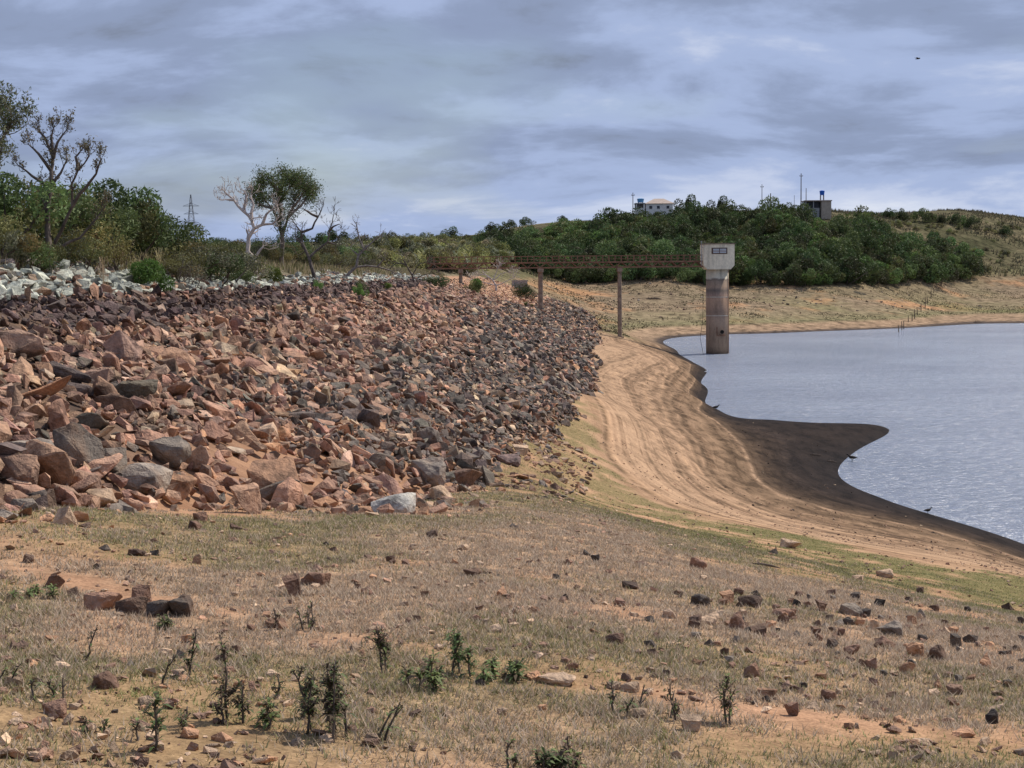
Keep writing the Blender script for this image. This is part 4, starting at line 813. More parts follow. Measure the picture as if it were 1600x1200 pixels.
# hillside trees
def tree_meshes(seed, w, h, nleaf, size, cols):
    return shrub_meshes(seed, w, h, nleaf, size, cols, 6, M_BARK, 0.3, 0.62)
HT = [tree_meshes(600 + i, 6.5, 5.0, 2600, 0.34, [DKG * 1.1, DKG * 1.4, np.array((0.055, 0.062, 0.026))]) for i in range(5)]  # dark green leaves, their tone partly standing in for cloud shadow
HL = [tree_meshes(640 + i, 6.0, 4.4, 2400, 0.32, [MIDG * 1.0, DKG * 1.5, OLIVE * 0.6]) for i in range(3)]
HO = [tree_meshes(660 + i, 6.0, 3.6, 2000, 0.30, [OLIVE * 1.6, GRG * 1.4, OLIVE * 1.2, np.array((0.24, 0.21, 0.12))]) for i in range(3)]
def hill_tree(x, y, s, kind):
    ms, lab, grp = {'d': (HT, 'dark green tree in the dense wood on the far hillside', 'dark trees of the far hillside wood'),
                    'm': (HL, 'mid-green rounded tree among the darker hillside trees', 'mid-green trees of the far hillside wood'),
                    'o': (HO, 'olive-grey scrubby tree growing behind the walkway start', 'olive scrub trees behind the walkway'),
                    'r': (HT, 'small dark tree on the grassy skyline of the far hill', 'small dark trees on the far skyline')}[kind]
    uq = px_of((x, y, 15))[0]; zq = float(ground_smooth(x, y)[0])
    if kind in 'dm':
        where = ('at the foot of the wood above the dry flat' if zq < 13 else 'in the low wood behind the walkway' if uq < 950 else 'on the wooded slope below the white house' if uq < 1080 else
                 'on the wooded slope behind the intake tower' if uq < 1200 else 'on the wooded slope below the block house' if uq < 1330 else 'at the end of the wood beside the grassy slope')
        big_ = 'large ' if s > 1.4 else 'small ' if s < 1.1 else ''
        lab = big_ + ('dark green tree ' if kind == 'd' else 'mid-green rounded tree ') + where; grp = ('dark trees ' if kind == 'd' else 'mid-green trees ') + where
    if kind == 'o': lab = ('large ' if s > 1.1 else 'small ' if s < 0.85 else '') + 'olive-grey scrubby tree ' + ('behind the dam crest' if y < 300 else 'on the rise between dam crest and wood') + (' near the walkway start' if uq > 670 else ' beyond the dead trees')
    if kind == 'r': lab = 'small dark tree ' + ('on the distant skyline beyond the dam' if y > 650 else 'on the grassy skyline beside the wood' if y > 500 else 'on the hilltop near the houses')
    z = float(gz(x, y)[0]) if kind != 'o' else float(sz(x, y)[0])
    place_plant({'d': 'hillside_tree', 'm': 'hillside_tree', 'o': 'scrub_tree', 'r': 'skyline_tree'}[kind], ms[int(rp.integers(0, len(ms)))], (x, y, z - 0.2), s, lab, 'tree', grp, rp.uniform(0, 6.28), sz_=rp.uniform(0.85, 1.15))
cnt = 0
WOOD_TOP = [(740, 400), (800, 385), (860, 380), (930, 375), (960, 362), (1060, 348), (1180, 350), (1260, 352), (1350, 362), (1400, 380), (1450, 392), (1500, 402), (1540, 425)]
wu, wv_ = np.array(WOOD_TOP).T
tries = 0; placed = []
while cnt < 250 and tries < 9000:
    tries += 1; D = rp.uniform(402, 492); u = rp.uniform(730, 1530); x = PD(u, 430, D)[0]; z = float(ground_smooth(x, D)[0])
    if z < 9.6: continue
    _, v = px_of((x, D, z))
    if v < np.interp(u, wu, wv_): continue
    if any((x - a) ** 2 + (D - b) ** 2 < 10.5 for a, b in placed): continue
    placed.append((x, D)); hill_tree(x, D, rp.uniform(1.05, 1.75), 'd' if rp.random() < 0.62 else 'm'); cnt += 1
for u in np.linspace(735, 1520, 46):            # lower edge of the wood
    lo = [(405, v) for v in (0,)]
    for D in np.arange(395, 470, 2.5):
        x = PD(u, 430, D)[0]
        if float(ground_smooth(x, D)[0]) > 9.2: hill_tree(x, D + rp.uniform(0, 4), rp.uniform(0.85, 1.3), 'd' if rp.random() < 0.7 else 'm'); break
for k in range(250):
    D = rp.uniform(240, 385); u = rp.uniform(520, 800); x = PD(u, 430, D)[0]
    z = float(ground_smooth(x, D)[0])
    z = max(z, float(damz(x, D)))
    if z < 8.5 or (D < 350 and x > -8.5) or (D < 262 and u > 640): continue
    hill_tree(x, D, rp.uniform(0.8, 1.55), 'o')
for (u, v, s) in [(1390, 335, 0.8), (1410, 334, 0.8), (1440, 334, 0.9), (1452, 336, 0.7), (1470, 338, 0.6), (1492, 352, 0.9), (1515, 338, 0.9), (1572, 345, 0.7), (1075, 330, 1.25), (1125, 338, 1.2), (1235, 335, 0.9)]:
    D = 530 if u > 1300 else 488; x = PD(u, v, D)[0]; hill_tree(x, D, s, 'r')
for (u, D, s) in [(705, 760, 1.3), (695, 750, 0.9), (820, 830, 0.9), (800, 800, 0.8), (770, 780, 0.9), (880, 800, 0.7), (410, 800, 0.9), (440, 860, 1.0), (470, 840, 1.2), (520, 850, 1.4), (540, 860, 1.2), (600, 820, 1.1), (575, 830, 1.0), (640, 800, 1.0), (660, 760, 1.0), (500, 830, 1.3), (400, 820, 0.9), (620, 700, 1.0)]:
    x = PD(u, 430, D)[0]; hill_tree(x, D, s * 1.3, 'r')
for k in range(90):                              # scrub on the grassy slope at the right
    u = rp.uniform(1350, 1610); D = rp.uniform(485, 545); x = PD(u, 430, D)[0]; z = float(ground_smooth(x, D)[0])
    if z < 12: continue
    s = rp.uniform(0.2, 0.55)
    place_plant('hill_shrub', HO[k % 3], (x, D, z - 0.1), s, 'low olive shrub on the grassy slope beside the wood', 'shrub', 'low shrubs on the far grassy slope', rp.uniform(0, 6.28), ('crown', 'stems'))

# foreground weeds
def weed(u, v, hpx, ns, style, lab):
    p = hit(u, v)
    if p is None: return
    r = np.random.default_rng(int(u * 7 + v)); H = hpx / FPX * p[1]
    root = thing('weed', p, lab, 'weed'); Vq = []; Cq = []
    for s in range(ns):
        b = np.array([r.normal(0, 0.018 * ns), r.normal(0, 0.018 * ns), -0.02]); h = H * (1 if s == 0 else r.uniform(0.5, 0.92)); ln = r.normal(0, 0.13, 2) + (np.array([0.45, 0]) if style == 'lean' else 0)
        pts = [b + np.array([ln[0] * h * t ** 1.4, ln[1] * h * t ** 1.4, (h + 0.02) * t]) + r.normal(0, 0.004, 3) for t in np.linspace(0, 1, 7)]
        mb = MB(); mb.tube(pts, list(np.linspace(0.0075, 0.0030, 7)), 5)
        stems = [(pts, 1.0)]
        for q in range(int(r.integers(3, 7)) if style != 'lean' else 1):
            i = int(r.integers(2, 6)); d = r.normal(0, 1, 3); d[2] = abs(d[2]) + 0.5; d /= np.linalg.norm(d); l2 = h * r.uniform(0.15, 0.35)
            sp_ = [pts[i] + d * l2 * t + np.array([0, 0, 0.05 * l2 * t * t]) for t in np.linspace(0, 1, 4)]; mb.tube(sp_, list(np.linspace(0.0045, 0.002, 4)), 4); stems.append((sp_, 0.6))
        add('stem', mb.mesh('stem', M_BARK, True), root)
        for sp_, f in stems:
            nl = int((40 if style == 'leafy' else 42 if style == 'tall' else 22 if style == 'lean' else 12) * f * max(h / 0.3, 0.5))
            for q in range(nl):
                tt = r.uniform(0.12, 1.0) * (len(sp_) - 1); i = min(int(tt), len(sp_) - 2); c = sp_[i] + (sp_[i + 1] - sp_[i]) * (tt - i)
                a = r.uniform(0, 6.28); el = r.uniform(0.0, 1.0); l = r.uniform(0.025, 0.075) * (1.25 - 0.6 * tt / (len(sp_) - 1)) * (1.2 if style == 'leafy' else 1); w = l * r.uniform(0.09, 0.16)
                d = np.array([math.cos(a) * math.cos(el), math.sin(a) * math.cos(el), math.sin(el)]); sd = np.array([-math.sin(a), math.cos(a), 0]) * w
                m = c + d * l * 0.55; e = c + d * l + np.array([0, 0, -0.35 * l])
                Vq += [c, m - sd, e, m + sd]
                g = np.array([0.11, 0.145, 0.05]) if r.random() < (0.75 if style == 'leafy' else 0.45) else np.array([0.13, 0.095, 0.058])
                Cq += [g * r.uniform(0.6, 1.35)] * 4
            tipn = 14 if f == 1 and style != 'bare' else 5
            for q in range(tipn):                 # dry seed heads at the tip
                c = sp_[-1] + r.normal(0, 0.006, 3) + np.array([0, 0, -r.uniform(0, 0.03)]); d = r.normal(0, 1, 3); d /= np.linalg.norm(d); e = np.cross(d, r.normal(0, 1, 3)); e /= np.linalg.norm(e)
                Vq += [c, c + d * 0.007 + e * 0.004, c + d * 0.013, c + d * 0.007 - e * 0.004]; Cq += [np.array([0.07, 0.052, 0.03]) * r.uniform(0.6, 1.4)] * 4
    tag(add('foliage', mesh_np('foliage', np.array(Vq), np.arange(len(Vq)).reshape(-1, 4), np.array(Cq), M_LEAF), root), kind='stuff')
for a in [(355, 1128, 125, 3, 'tall', 'tall dark bushy weed with curled leaves standing beside a smaller green weed'), (512, 1150, 128, 6, 'tall', 'largest dark many-stemmed weed clump in the dry grass'), (400, 1137, 48, 2, 'leafy', 'small green weed beside the tall dark bushy one'),
          (597, 1052, 72, 2, 'tall', 'slim dark weed with a knobbly stem above the bare soil strip'), (672, 1078, 55, 4, 'leafy', 'low green leafy weed clump beside a taller spreading one'), (713, 1056, 66, 3, 'leafy', 'spreading dark green weed beside the low leafy clump'),
          (770, 1063, 30, 4, 'leafy', 'short green weed at the edge of the bare soil strip'), (803, 1060, 27, 3, 'leafy', 'short bent green weed next to tan flat stones'), (260, 1172, 86, 1, 'leafy', 'single upright green weed beside a pale tan stone'),
          (240, 1072, 46, 1, 'lean', 'thin weed stalk leaning to one side with few leaves'), (298, 1056, 78, 1, 'tall', 'thin tall single-stemmed weed in the dry grass'), (140, 1032, 52, 1, 'lean', 'thin leaning weed stalk below the cluster of red rocks'),
          (74, 1092, 42, 3, 'bare', 'bare branching dry weed beside a reddish stone'), (6, 1066, 36, 2, 'lean', 'dark slanting weed beside a pale tan stone'), (432, 1090, 36, 1, 'bare', 'tiny bare dry weed stalk between the two dark bushy weeds'),
          (606, 1152, 62, 2, 'lean', 'leaning green weed next to the largest dark clump'), (470, 982, 38, 5, 'bare', 'brown dried branching weed beside a flat brown stone'), (1142, 1132, 78, 2, 'tall', 'dark weed with a drooping top near the tan stones'),
          (962, 1116, 50, 2, 'bare', 'pair of thin bare weed stalks by tan stones'), (1034, 1117, 54, 3, 'bare', 'thin forked weed with few green leaves beside tan stones'), (800, 1200, 40, 3, 'bare', 'low dark forked weed stalks in the nearest dry grass'),
          (890, 1200, 44, 3, 'tall', 'short dark weed with clustered tips in the nearest dry grass'), (846, 1204, 30, 3, 'leafy', 'small green weed between two dark ones'), (166, 1146, 30, 2, 'bare', 'low brown weed stalks near a reddish stone'),
          (286, 1142, 36, 2, 'bare', 'low dark weed stalks beside the single upright green weed'), (268, 982, 18, 4, 'leafy', 'tiny green plant at the foot of the red rock cluster'), (47, 936, 18, 4, 'leafy', 'tiny green plant alone near the bare soil strip'), (228, 1160, 30, 1, 'bare', 'thin curved dry stalk beside the single upright green weed'), (478, 1120, 60, 2, 'tall', 'slender dark weed leaning against the largest clump'), (690, 1064, 30, 2, 'leafy', 'small weed between the two leafy clumps')]: weed(*a)

# ------------------------------------------------------------------ intake tower
def concrete_mat():
    m, nt, b = new_mat('stained_concrete', 0.9, 0.2); p = wpos(nt)
    sp = N(nt, 'ShaderNodeSeparateXYZ'); L(nt, p, sp.inputs[0]); Z = sp.outputs[2]
    mpn = N(nt, 'ShaderNodeMapping'); mpn.inputs['Scale'].default_value = (1.0, 1.0, 0.18); L(nt, p, mpn.inputs[0])
    st = NOISE(nt, mpn.outputs[0], 1.6, 5, 0.65); n = NOISE(nt, p, 1.3, 5, 0.65)
    zj = MATH(nt, 'ADD', Z, MATH(nt, 'MULTIPLY', MATH(nt, 'SUBTRACT', n, 0.5), 0.7))
    c = RAMP(nt, MATH(nt, 'MULTIPLY', zj, 0.05), [(0.0, (0.10, 0.07, 0.05)), (0.02, (0.20, 0.14, 0.095)), (0.06, (0.27, 0.19, 0.13)), (0.16, (0.23, 0.16, 0.11)), (0.27, (0.27, 0.19, 0.135)), (0.33, (0.19, 0.13, 0.095)), (0.37, (0.25, 0.165, 0.115)), (0.43, (0.28, 0.18, 0.12)),
                                                   (0.465, (0.21, 0.145, 0.11)), (0.50, (0.11, 0.085, 0.07)), (0.53, (0.24, 0.17, 0.12)), (0.575, (0.20, 0.15, 0.11)), (0.588, (0.13, 0.10, 0.08)), (0.60, (0.43, 0.39, 0.305)), (0.7, (0.51, 0.455, 0.34)), (1.0, (0.51, 0.45, 0.335))])
    c = MIX(nt, 1.0, c, RAMP(nt, st, [(0.3, 0.9), (0.5, 1.3), (0.7, 1.5)]), 'MULTIPLY')
    c = MIX(nt, 1.0, c, RAMP(nt, NOISE(nt, p, 5, 4, 0.6), [(0.3, 0.85), (0.7, 1.1)]), 'MULTIPLY')
    L(nt, c, b.inputs['Base Color']); bump(nt, b, NOISE(nt, p, 7, 4, 0.6), 0.4, 0.03); return m
M_CONC = concrete_mat()
M_LIME = noisy_mat('lime_joint', (0.42, 0.37, 0.30), (0.6, 0.54, 0.45), 4)
M_PANE = noisy_mat('window_pane', (0.36, 0.40, 0.42), (0.48, 0.52, 0.54), 2, 0.3, spec=0.5)
TY = 244.0; tp = PD(1120.5, 500, TY); TX = float(tp[0])
tw = thing('intake_tower', (TX, TY, 0), 'round concrete water intake tower with a boxy head standing in the reservoir', 'tower')
mb = MB(); mb.tube([(0, 0, -4), (0, 0, 13.45)], 1.76, 40); add('shaft', mb.mesh('shaft', M_CONC, False), tw)
for f in tw.children[0].data.polygons: f.use_smooth = len(f.vertices) == 4
def zat(u, v): return float(PD(u, v, TY)[2])
for zj in (zat(1120, 464), zat(1120, 493)):
    mb = MB(); mb.tube([(0, 0, zj - 0.05), (0, 0, zj + 0.05)], 1.785, 40); add('pour_joint', mb.mesh('pour_joint', M_LIME), tw)
zt, zb = zat(1120, 382), zat(1120, 421); hw, hw2 = 2.42, 1.85
mb = MB(); zc = zb + 0.62
prof = [(-hw2, zb), (hw2, zb), (hw, zc), (hw, zt), (-hw, zt), (-hw, zc)]
V = [(x, -2.3, z) for x, z in prof] + [(x, 2.3, z) for x, z in prof]
F = [tuple(range(6)), tuple(range(11, 5, -1))] + [(i, i + 6, (i + 1) % 6 + 6, (i + 1) % 6) for i in range(6)]
mb.quad(F, V); hd = add('head', mb.mesh('head', M_CONC), tw)
mb = MB(); mb.box(-2.55, 2.55, -2.45, 2.45, zt + 0.003, zt + 0.17); add('roof_slab', mb.mesh('roof_slab', noisy_mat('roof_slab', (0.12, 0.09, 0.06), (0.25, 0.2, 0.14), 2)), tw)
wx0, wx1, wz0, wz1 = -1.05, 1.15, zat(1120, 396), zat(1120, 388.6)
wf = MB(); wf.box(wx0 - 0.14, wx1 + 0.14, -2.34, -2.303, wz0 - 0.12, wz1 + 0.12); win = add('window', wf.mesh('window', noisy_mat('window_frame', (0.07, 0.045, 0.035), (0.14, 0.09, 0.07), 4)), tw)
for a, b in ((wx0 + 0.12, -0.02 + 0.02), (0.12, wx1 - 0.05)):
    pm = MB(); pm.box(a, b, -2.362, -2.343, wz0 + 0.05, wz1 - 0.05); pn = add('pane', pm.mesh('pane', M_PANE), win)
    for k in range(2):
        bm_ = MB(); zz_ = wz0 + 0.05 + (wz1 - wz0 - 0.1) * (k + 1) / 3; bm_.box(a + 0.01, b - 0.01, -2.385, -2.365, zz_ - 0.035, zz_ + 0.035); add('glazing_bar', bm_.mesh('glazing_bar', M_RUST), win)
ox, oz = 0.52, zat(1127, 518)
mb = MB(); mb.tube([(ox, -1.60, oz), (ox, -1.93, oz)], 0.40, 20); op = add('outlet_collar', mb.mesh('outlet_collar', M_CONC), tw)
mb = MB(); mb.tube([(ox, -1.90, oz), (ox, -1.945, oz)], 0.31, 20); add('outlet_opening', mb.mesh('outlet_opening', M_DARK), tw)  # solid near-black disc, its colour stands in for shade inside the hole
mb = MB(); mb.box(ox - 0.85, ox - 0.72, -1.95, -1.4, oz - 0.6, oz + 0.75); mb.box(ox - 0.72, ox + 0.55, -1.95, -1.4, oz - 0.6, oz - 0.5); add('gate_guide', mb.mesh('gate_guide', M_RUST), tw)
mb = MB(); mb.tube([(1.72, -0.75, -1), (1.72, -0.75, 13.3)], 0.06, 8); add('gauge_pipe', mb.mesh('gauge_pipe', M_RUST), tw)
mb = MB(); mb.tube([(-2.75, -2.0, zb + 0.6), (-2.75, -2.0, zt + 0.35)], 0.05, 8); mb.box(-2.85, -2.65, -2.1, -1.9, zt + 0.3, zt + 0.5); mb.box(-2.76, -2.42, -2.03, -1.97, zt - 0.5, zt - 0.43); add('lamp_pole', mb.mesh('lamp_pole', M_GREYM), tw)
mb = MB(); mb.tube([(-2.5, -2.25, zb + 0.6), (-2.55, -2.3, 5.5), (-3.0, -2.4, 2.6), (-2.45, -2.5, -0.2)], 0.03, 6); add('hanging_cable', mb.mesh('hanging_cable', M_DARK), tw)

# ------------------------------------------------------------------ steel walkway
WY = TY; zd = float(PD(900, 410.0, WY)[2]); xs0, xs1 = float(PD(668, 430, WY)[0]), TX - hw + 0.05
zl, zh = zd - 0.80, zd + 1.0
wk = thing('access_walkway', (xs0, WY, zl), 'rusted steel truss walkway with railings leading to the intake tower', 'walkway')
Lw = xs1 - xs0; npan = 44; pl = Lw / npan; hgt = zd - zl
for sy in (-0.7, 0.7):
    for nm, z, rr in (('bottom_chord', 0.0, 0.11), ('top_chord', hgt, 0.12), ('handrail', hgt + 1.0, 0.06), ('mid_rail', hgt + 0.5, 0.03)):
        mb = MB(); mb.box(0, Lw, sy - rr, sy + rr, z - rr, z + rr); add(nm, mb.mesh(nm, M_RUST), wk)
dmb = MB(); dmb.tube([(0, 0, 0), (pl, 0, hgt)], 0.085, 4); dme = dmb.mesh('diagonal', M_RUST)
vmb = MB(); vmb.box(-0.055, 0.055, -0.055, 0.055, 0.123, 0.938); vme = vmb.mesh('railing_post', M_RUST)
for sy in (-0.7, 0.7):
    for k in range(npan):
        o = add('diagonal', dme, wk, loc=(k * pl if k % 2 == 0 else (k + 1) * pl, sy, 0)); o.scale = (1 if k % 2 == 0 else -1, 1, 1)
    for k in range(0, npan + 1, 1 if False else 1):
        if k % 1 == 0 and k * pl < Lw - 0.1: add('railing_post', vme, wk, loc=(k * pl + 0.05, sy, hgt))
mb = MB(); mb.box(0, Lw, -0.577, 0.577, hgt - 0.03, hgt + 0.03); add('deck', mb.mesh('deck', M_DECK), wk)
M_PIL = noisy_mat('pillar_concrete', (0.16, 0.11, 0.08), (0.36, 0.27, 0.20), 1.6, 0.9, 0.5, 0.03, 9)
for (u, vb, wpx, lab) in [(720, 440, 6, 'short concrete pillar carrying the walkway start above pale stones'), (845, 488, 8, 'concrete pillar of the walkway standing on the riprap slope'), (968.5, 526, 7, 'tall slender concrete pillar of the walkway standing on sand')]:
    x = float(PD(u, vb, WY)[0]); zg_ = float(np.max(sz(x, WY))); zt_ = zl - 0.113; rr = wpx / 2 / FPX * WY
    t_ = thing('walkway_pillar', (x, WY, zg_ - 1.0), lab, 'pillar'); h = zt_ - zg_ + 1.0
    mb = MB(); mb.tube([(0, 0, 0), (0, 0, h * 0.5), (0, 0, h - 0.6)], [rr, rr * 0.97, rr * 0.9], 16, True); add('column', mb.mesh('column', M_PIL, False), t_)
    mb = MB(); mb.box(-rr * 1.15, rr * 1.15, -0.85, 0.85, h - 0.597, h); add('cap', mb.mesh('cap', M_PIL), t_)
    mb = MB(); mb.box(-rr * 1.7, rr * 1.7, -rr * 1.7, rr * 1.7, 0.2, 1.12); add('footing', mb.mesh('footing', M_PIL), t_)
ab = PD(812, 436, 300); zz0 = float(np.max(sz(ab[0], 300)))
mb = MB(); mb.box(-1.5, 1.5, -0.2, 0.2, -0.6, 1.7); mb.box(-1.6, 1.6, -0.3, 0.3, 1.703, 1.85)
tag(add('concrete_wall', mb.mesh('concrete_wall', noisy_mat('grey_block', (0.2, 0.19, 0.18), (0.33, 0.32, 0.31), 2)), loc=(ab[0], 300, zz0)), 'small grey concrete wall beside the walkway start', 'wall')

# ------------------------------------------------------------------ hilltop houses, poles, pylon
M_WHITE = noisy_mat('white_render', (0.55, 0.55, 0.53), (0.72, 0.71, 0.68), 1)
M_TILE = noisy_mat('pale_roof', (0.33, 0.26, 0.22), (0.45, 0.37, 0.31), 1.5)
M_BRICK = noisy_mat('plastered_block', (0.30, 0.25, 0.20), (0.42, 0.36, 0.29), 1.2)
M_BLUE = noisy_mat('blue_tank', (0.012, 0.09, 0.42), (0.02, 0.13, 0.52), 1, 0.5, 0.1)
M_BLUEL = noisy_mat('pale_blue_tank', (0.09, 0.26, 0.47), (0.13, 0.32, 0.55), 1, 0.5, 0.1)
M_WIN_PORCHSHADE = noisy_mat('pane_and_porch_shade', (0.03, 0.035, 0.045), (0.06, 0.065, 0.08), 1, 0.25)
HD = 484.0
def hp(u, v): return PD(u, v, HD)
def P_(name, fn, mat, parent): mb = MB(); fn(mb); return add(name, mb.mesh(name, mat), parent)
# house with hipped roof
a, b_ = hp(1008, 330), hp(1053, 330); zb0 = hp(1030, 334)[2] - 2; ztop = float(hp(1030, 318)[2]); zr = float(hp(1030, 309.5)[2]); w = float(b_[0] - a[0])
h1 = thing('hill_house', (a[0], HD, zb0), 'white hilltop house with a low hipped roof beside a pale blue tank', 'house'); he = ztop - zb0
P_('wall', lambda m: m.box(0.3, w - 0.3, 0, 7, 0, he), M_WHITE, h1)
P_('roof', lambda m: m.quad([(0, 1, 5, 4), (1, 2, 5), (2, 3, 4, 5), (3, 0, 4), (0, 3, 2, 1)], [(-0.2, -0.5, he + 0.003), (w + 0.2, -0.5, he + 0.003), (w + 0.2, 7.5, he + 0.003), (-0.2, 7.5, he + 0.003), (w * 0.35, 3.5, zr - zb0), (w * 0.68, 3.5, zr - zb0)]), M_TILE, h1)
for x in (1.2, 3.6, 6.6):
    wn_ = P_('window', lambda m: m.box(x, x + 1.1, -0.06, -0.003, he - 1.7, he - 0.6), M_WHITE, h1); P_('pane', lambda m: m.box(x + 0.1, x + 1.0, -0.09, -0.063, he - 1.6, he - 0.7), M_WIN_PORCHSHADE, wn_)
def tank(u0, u1, v0, v1, mat, lab, stand, D=HD):
    a, b = PD(u0, v1, D), PD(u1, v0, D); r = float(b[0] - a[0]) / 2; h = float(b[2] - a[2])
    t_ = thing('water_tank', ((a[0] + b[0]) / 2, D + 1.5, a[2]), lab, 'water tank')
    mb = MB(); mb.tube([(0, 0, 0), (0, 0, h * 0.8)], [r * 0.82, r], 18); add('tub', mb.mesh('tub', mat), t_)
    mb = MB(); mb.tube([(0, 0, h * 0.803), (0, 0, h * 0.88), (0, 0, h)], [r * 1.05, r * 1.03, r * 0.4], 18); add('lid', mb.mesh('lid', mat), t_)
    for sx in (-1, 1):
        for sy in (-1, 1): P_('stand_leg', lambda m: m.box(sx * r * 0.6 - 0.1, sx * r * 0.6 + 0.1, sy * r * 0.6 - 0.1, sy * r * 0.6 + 0.1, -stand, -0.003), M_GREYM, t_)
# annex under the pale tank
a2, b2 = hp(993.5, 334), hp(1007.5, 317); an = thing('hill_annex', (a2[0], HD, a2[2] - 2), 'small open grey annex carrying the pale blue tank', 'annex'); wa_, hh = float(b2[0] - a2[0]), float(b2[2] - a2[2]) + 2
P_('wall', lambda m: m.box(0, wa_, 0.02, 5, 0, hh - 1.6), M_WHITE, an); P_('slab', lambda m: m.box(-0.2, wa_ + 0.2, -0.3, 5.2, hh - 0.25, hh), M_GREYM, an)
for x in (0.0, wa_ - 0.35): P_('column', lambda m: m.box(x, x + 0.35, 0.0, 0.35, hh - 1.597, hh - 0.253), M_WHITE, an)
P_('back_wall', lambda m: m.box(0, wa_, 4.6, 5.0, hh - 1.597, hh - 0.253), M_GREYM, an)
tank(996, 1007, 309.5, 316, M_BLUEL, 'pale blue water tank on the grey annex by the white house', 0.5)
# block house
a3, b3 = hp(1258.5, 330), hp(1299, 312.5); h3 = thing('block_house', (a3[0], HD, a3[2] - 2.5), 'flat-roofed unplastered block house with a dark open porch on the hilltop', 'house'); w3, hh3 = float(b3[0] - a3[0]), float(b3[2] - a3[2]) + 2.5
P_('wall', lambda m: m.box(w3 * 0.62, w3, 0, 6, 0, hh3 - 0.3), M_BRICK, h3); P_('porch_wall', lambda m: m.box(0, w3 * 0.62 - 0.003, 2.2, 6, 0, hh3 - 0.3), M_WIN_PORCHSHADE, h3)  # porch wall coloured near-black to stand in for the porch shade
P_('roof', lambda m: m.box(-0.2, w3 + 0.2, -0.3, 6.2, hh3 - 0.297, hh3), M_TILE, h3)
for x in (0.05, w3 * 0.3): P_('porch_post', lambda m: m.box(x, x + 0.25, 0.1, 0.35, 0, hh3 - 0.3), M_GREYM, h3)
P_('porch_panel', lambda m: m.box(0.6, w3 * 0.55, 0.5, 0.6, 0, hh3 - 2.4), M_GREYM, h3)
tank(1282, 1290, 297, 304.5, M_BLUE, 'bright blue water tank raised on legs above the block house', float(PD(1286, 304.5, HD)[2] - PD(1286, 313, HD)[2]) + 0.0)
def pole(u, vt, vb, D, lab, arm=True, r=0.13, group=None):
    a, b = PD(u, vb, D), PD(u, vt, D); h = float(b[2] - a[2]) + 2.5
    t_ = thing('utility_pole', (a[0], D, a[2] - 2.5), lab, 'pole', group)
    mb = MB(); mb.tube([(0, 0, 0), (0, 0, h)], [r * 1.3, r * 0.8], 8); add('shaft', mb.mesh('shaft', M_WOOD), t_)
    if arm:
        P_('crossarm', lambda m: m.box(-0.55, 0.55, -r - 0.1, -r, h - 0.9, h - 0.75), M_WOOD, t_)
        for x in (-0.45, 0.45): P_('insulator', lambda m: m.tube([(x, -r - 0.05, h - 0.748), (x, -r - 0.05, h - 0.5)], 0.06, 6), M_GREYM, t_)
pole(989, 301, 334, HD - 2, 'utility pole standing beside the grey annex')
pole(1190.5, 288, 330, HD, 'slim utility pole alone on the wooded hilltop', r=0.11)
pole(1204, 302, 330, HD, 'stout short pole near the slim utility pole', False, 0.17)
pole(1251.5, 271, 330, HD - 3, 'tallest utility pole beside the block house', r=0.15)
pole(1259.5, 294, 315, HD + 8, 'short pole rising behind the block house', False, 0.12)
pole(1241, 305, 330, HD + 60, 'thin distant pole beyond the hilltop', False, 0.08)
# lattice pylon
PYD = 1250.0; pb, pt = PD(300, 392, PYD), PD(298.5, 304, PYD); ph = float(pt[2] - pb[2]); bw = 4.6
py = thing('lattice_pylon', (pb[0], PYD, pb[2]), 'distant steel lattice electricity pylon above the shrubs', 'pylon')
def pw(z): return bw * (1 - z / ph) ** 1.0 * 0.95 + 0.35
legz = np.linspace(0, ph, 10); cn = [(-1, -1), (1, -1), (1, 1), (-1, 1)]
M_STEEL = noisy_mat('galvanised_steel', (0.16, 0.17, 0.19), (0.24, 0.25, 0.27), 0.5)
for sx, sy in cn: P_('leg', lambda m: m.tube([(sx * pw(0), sy * pw(0), 0), (sx * pw(ph) * 0.4, sy * pw(ph) * 0.4, ph)], 0.20, 4), M_STEEL, py)
for za, zb_ in zip(legz[:-1], legz[1:]):
    for i in range(4):
        (ax, ay), (bx_, by_) = cn[i], cn[(i + 1) % 4]
        P_('brace', lambda m: (m.tube([(ax * pw(za), ay * pw(za), za), (bx_ * pw(zb_), by_ * pw(zb_), zb_)], 0.10, 3), m.tube([(bx_ * pw(za), by_ * pw(za), za), (ax * pw(zb_), ay * pw(zb_), zb_)], 0.10, 3)), M_STEEL, py)
for f, l in ((0.80, 6.6), (0.66, 6.0), (0.50, 6.4)):
    for s in (-1, 1): P_('cross_arm', lambda m: (m.tube([(0, 0, ph * f), (s * l, 0, ph * f - 0.2)], [0.3, 0.14], 4), m.tube([(0, 0, ph * f + 2.2), (s * l, 0, ph * f - 0.2)], [0.16, 0.1], 4)), M_STEEL, py)

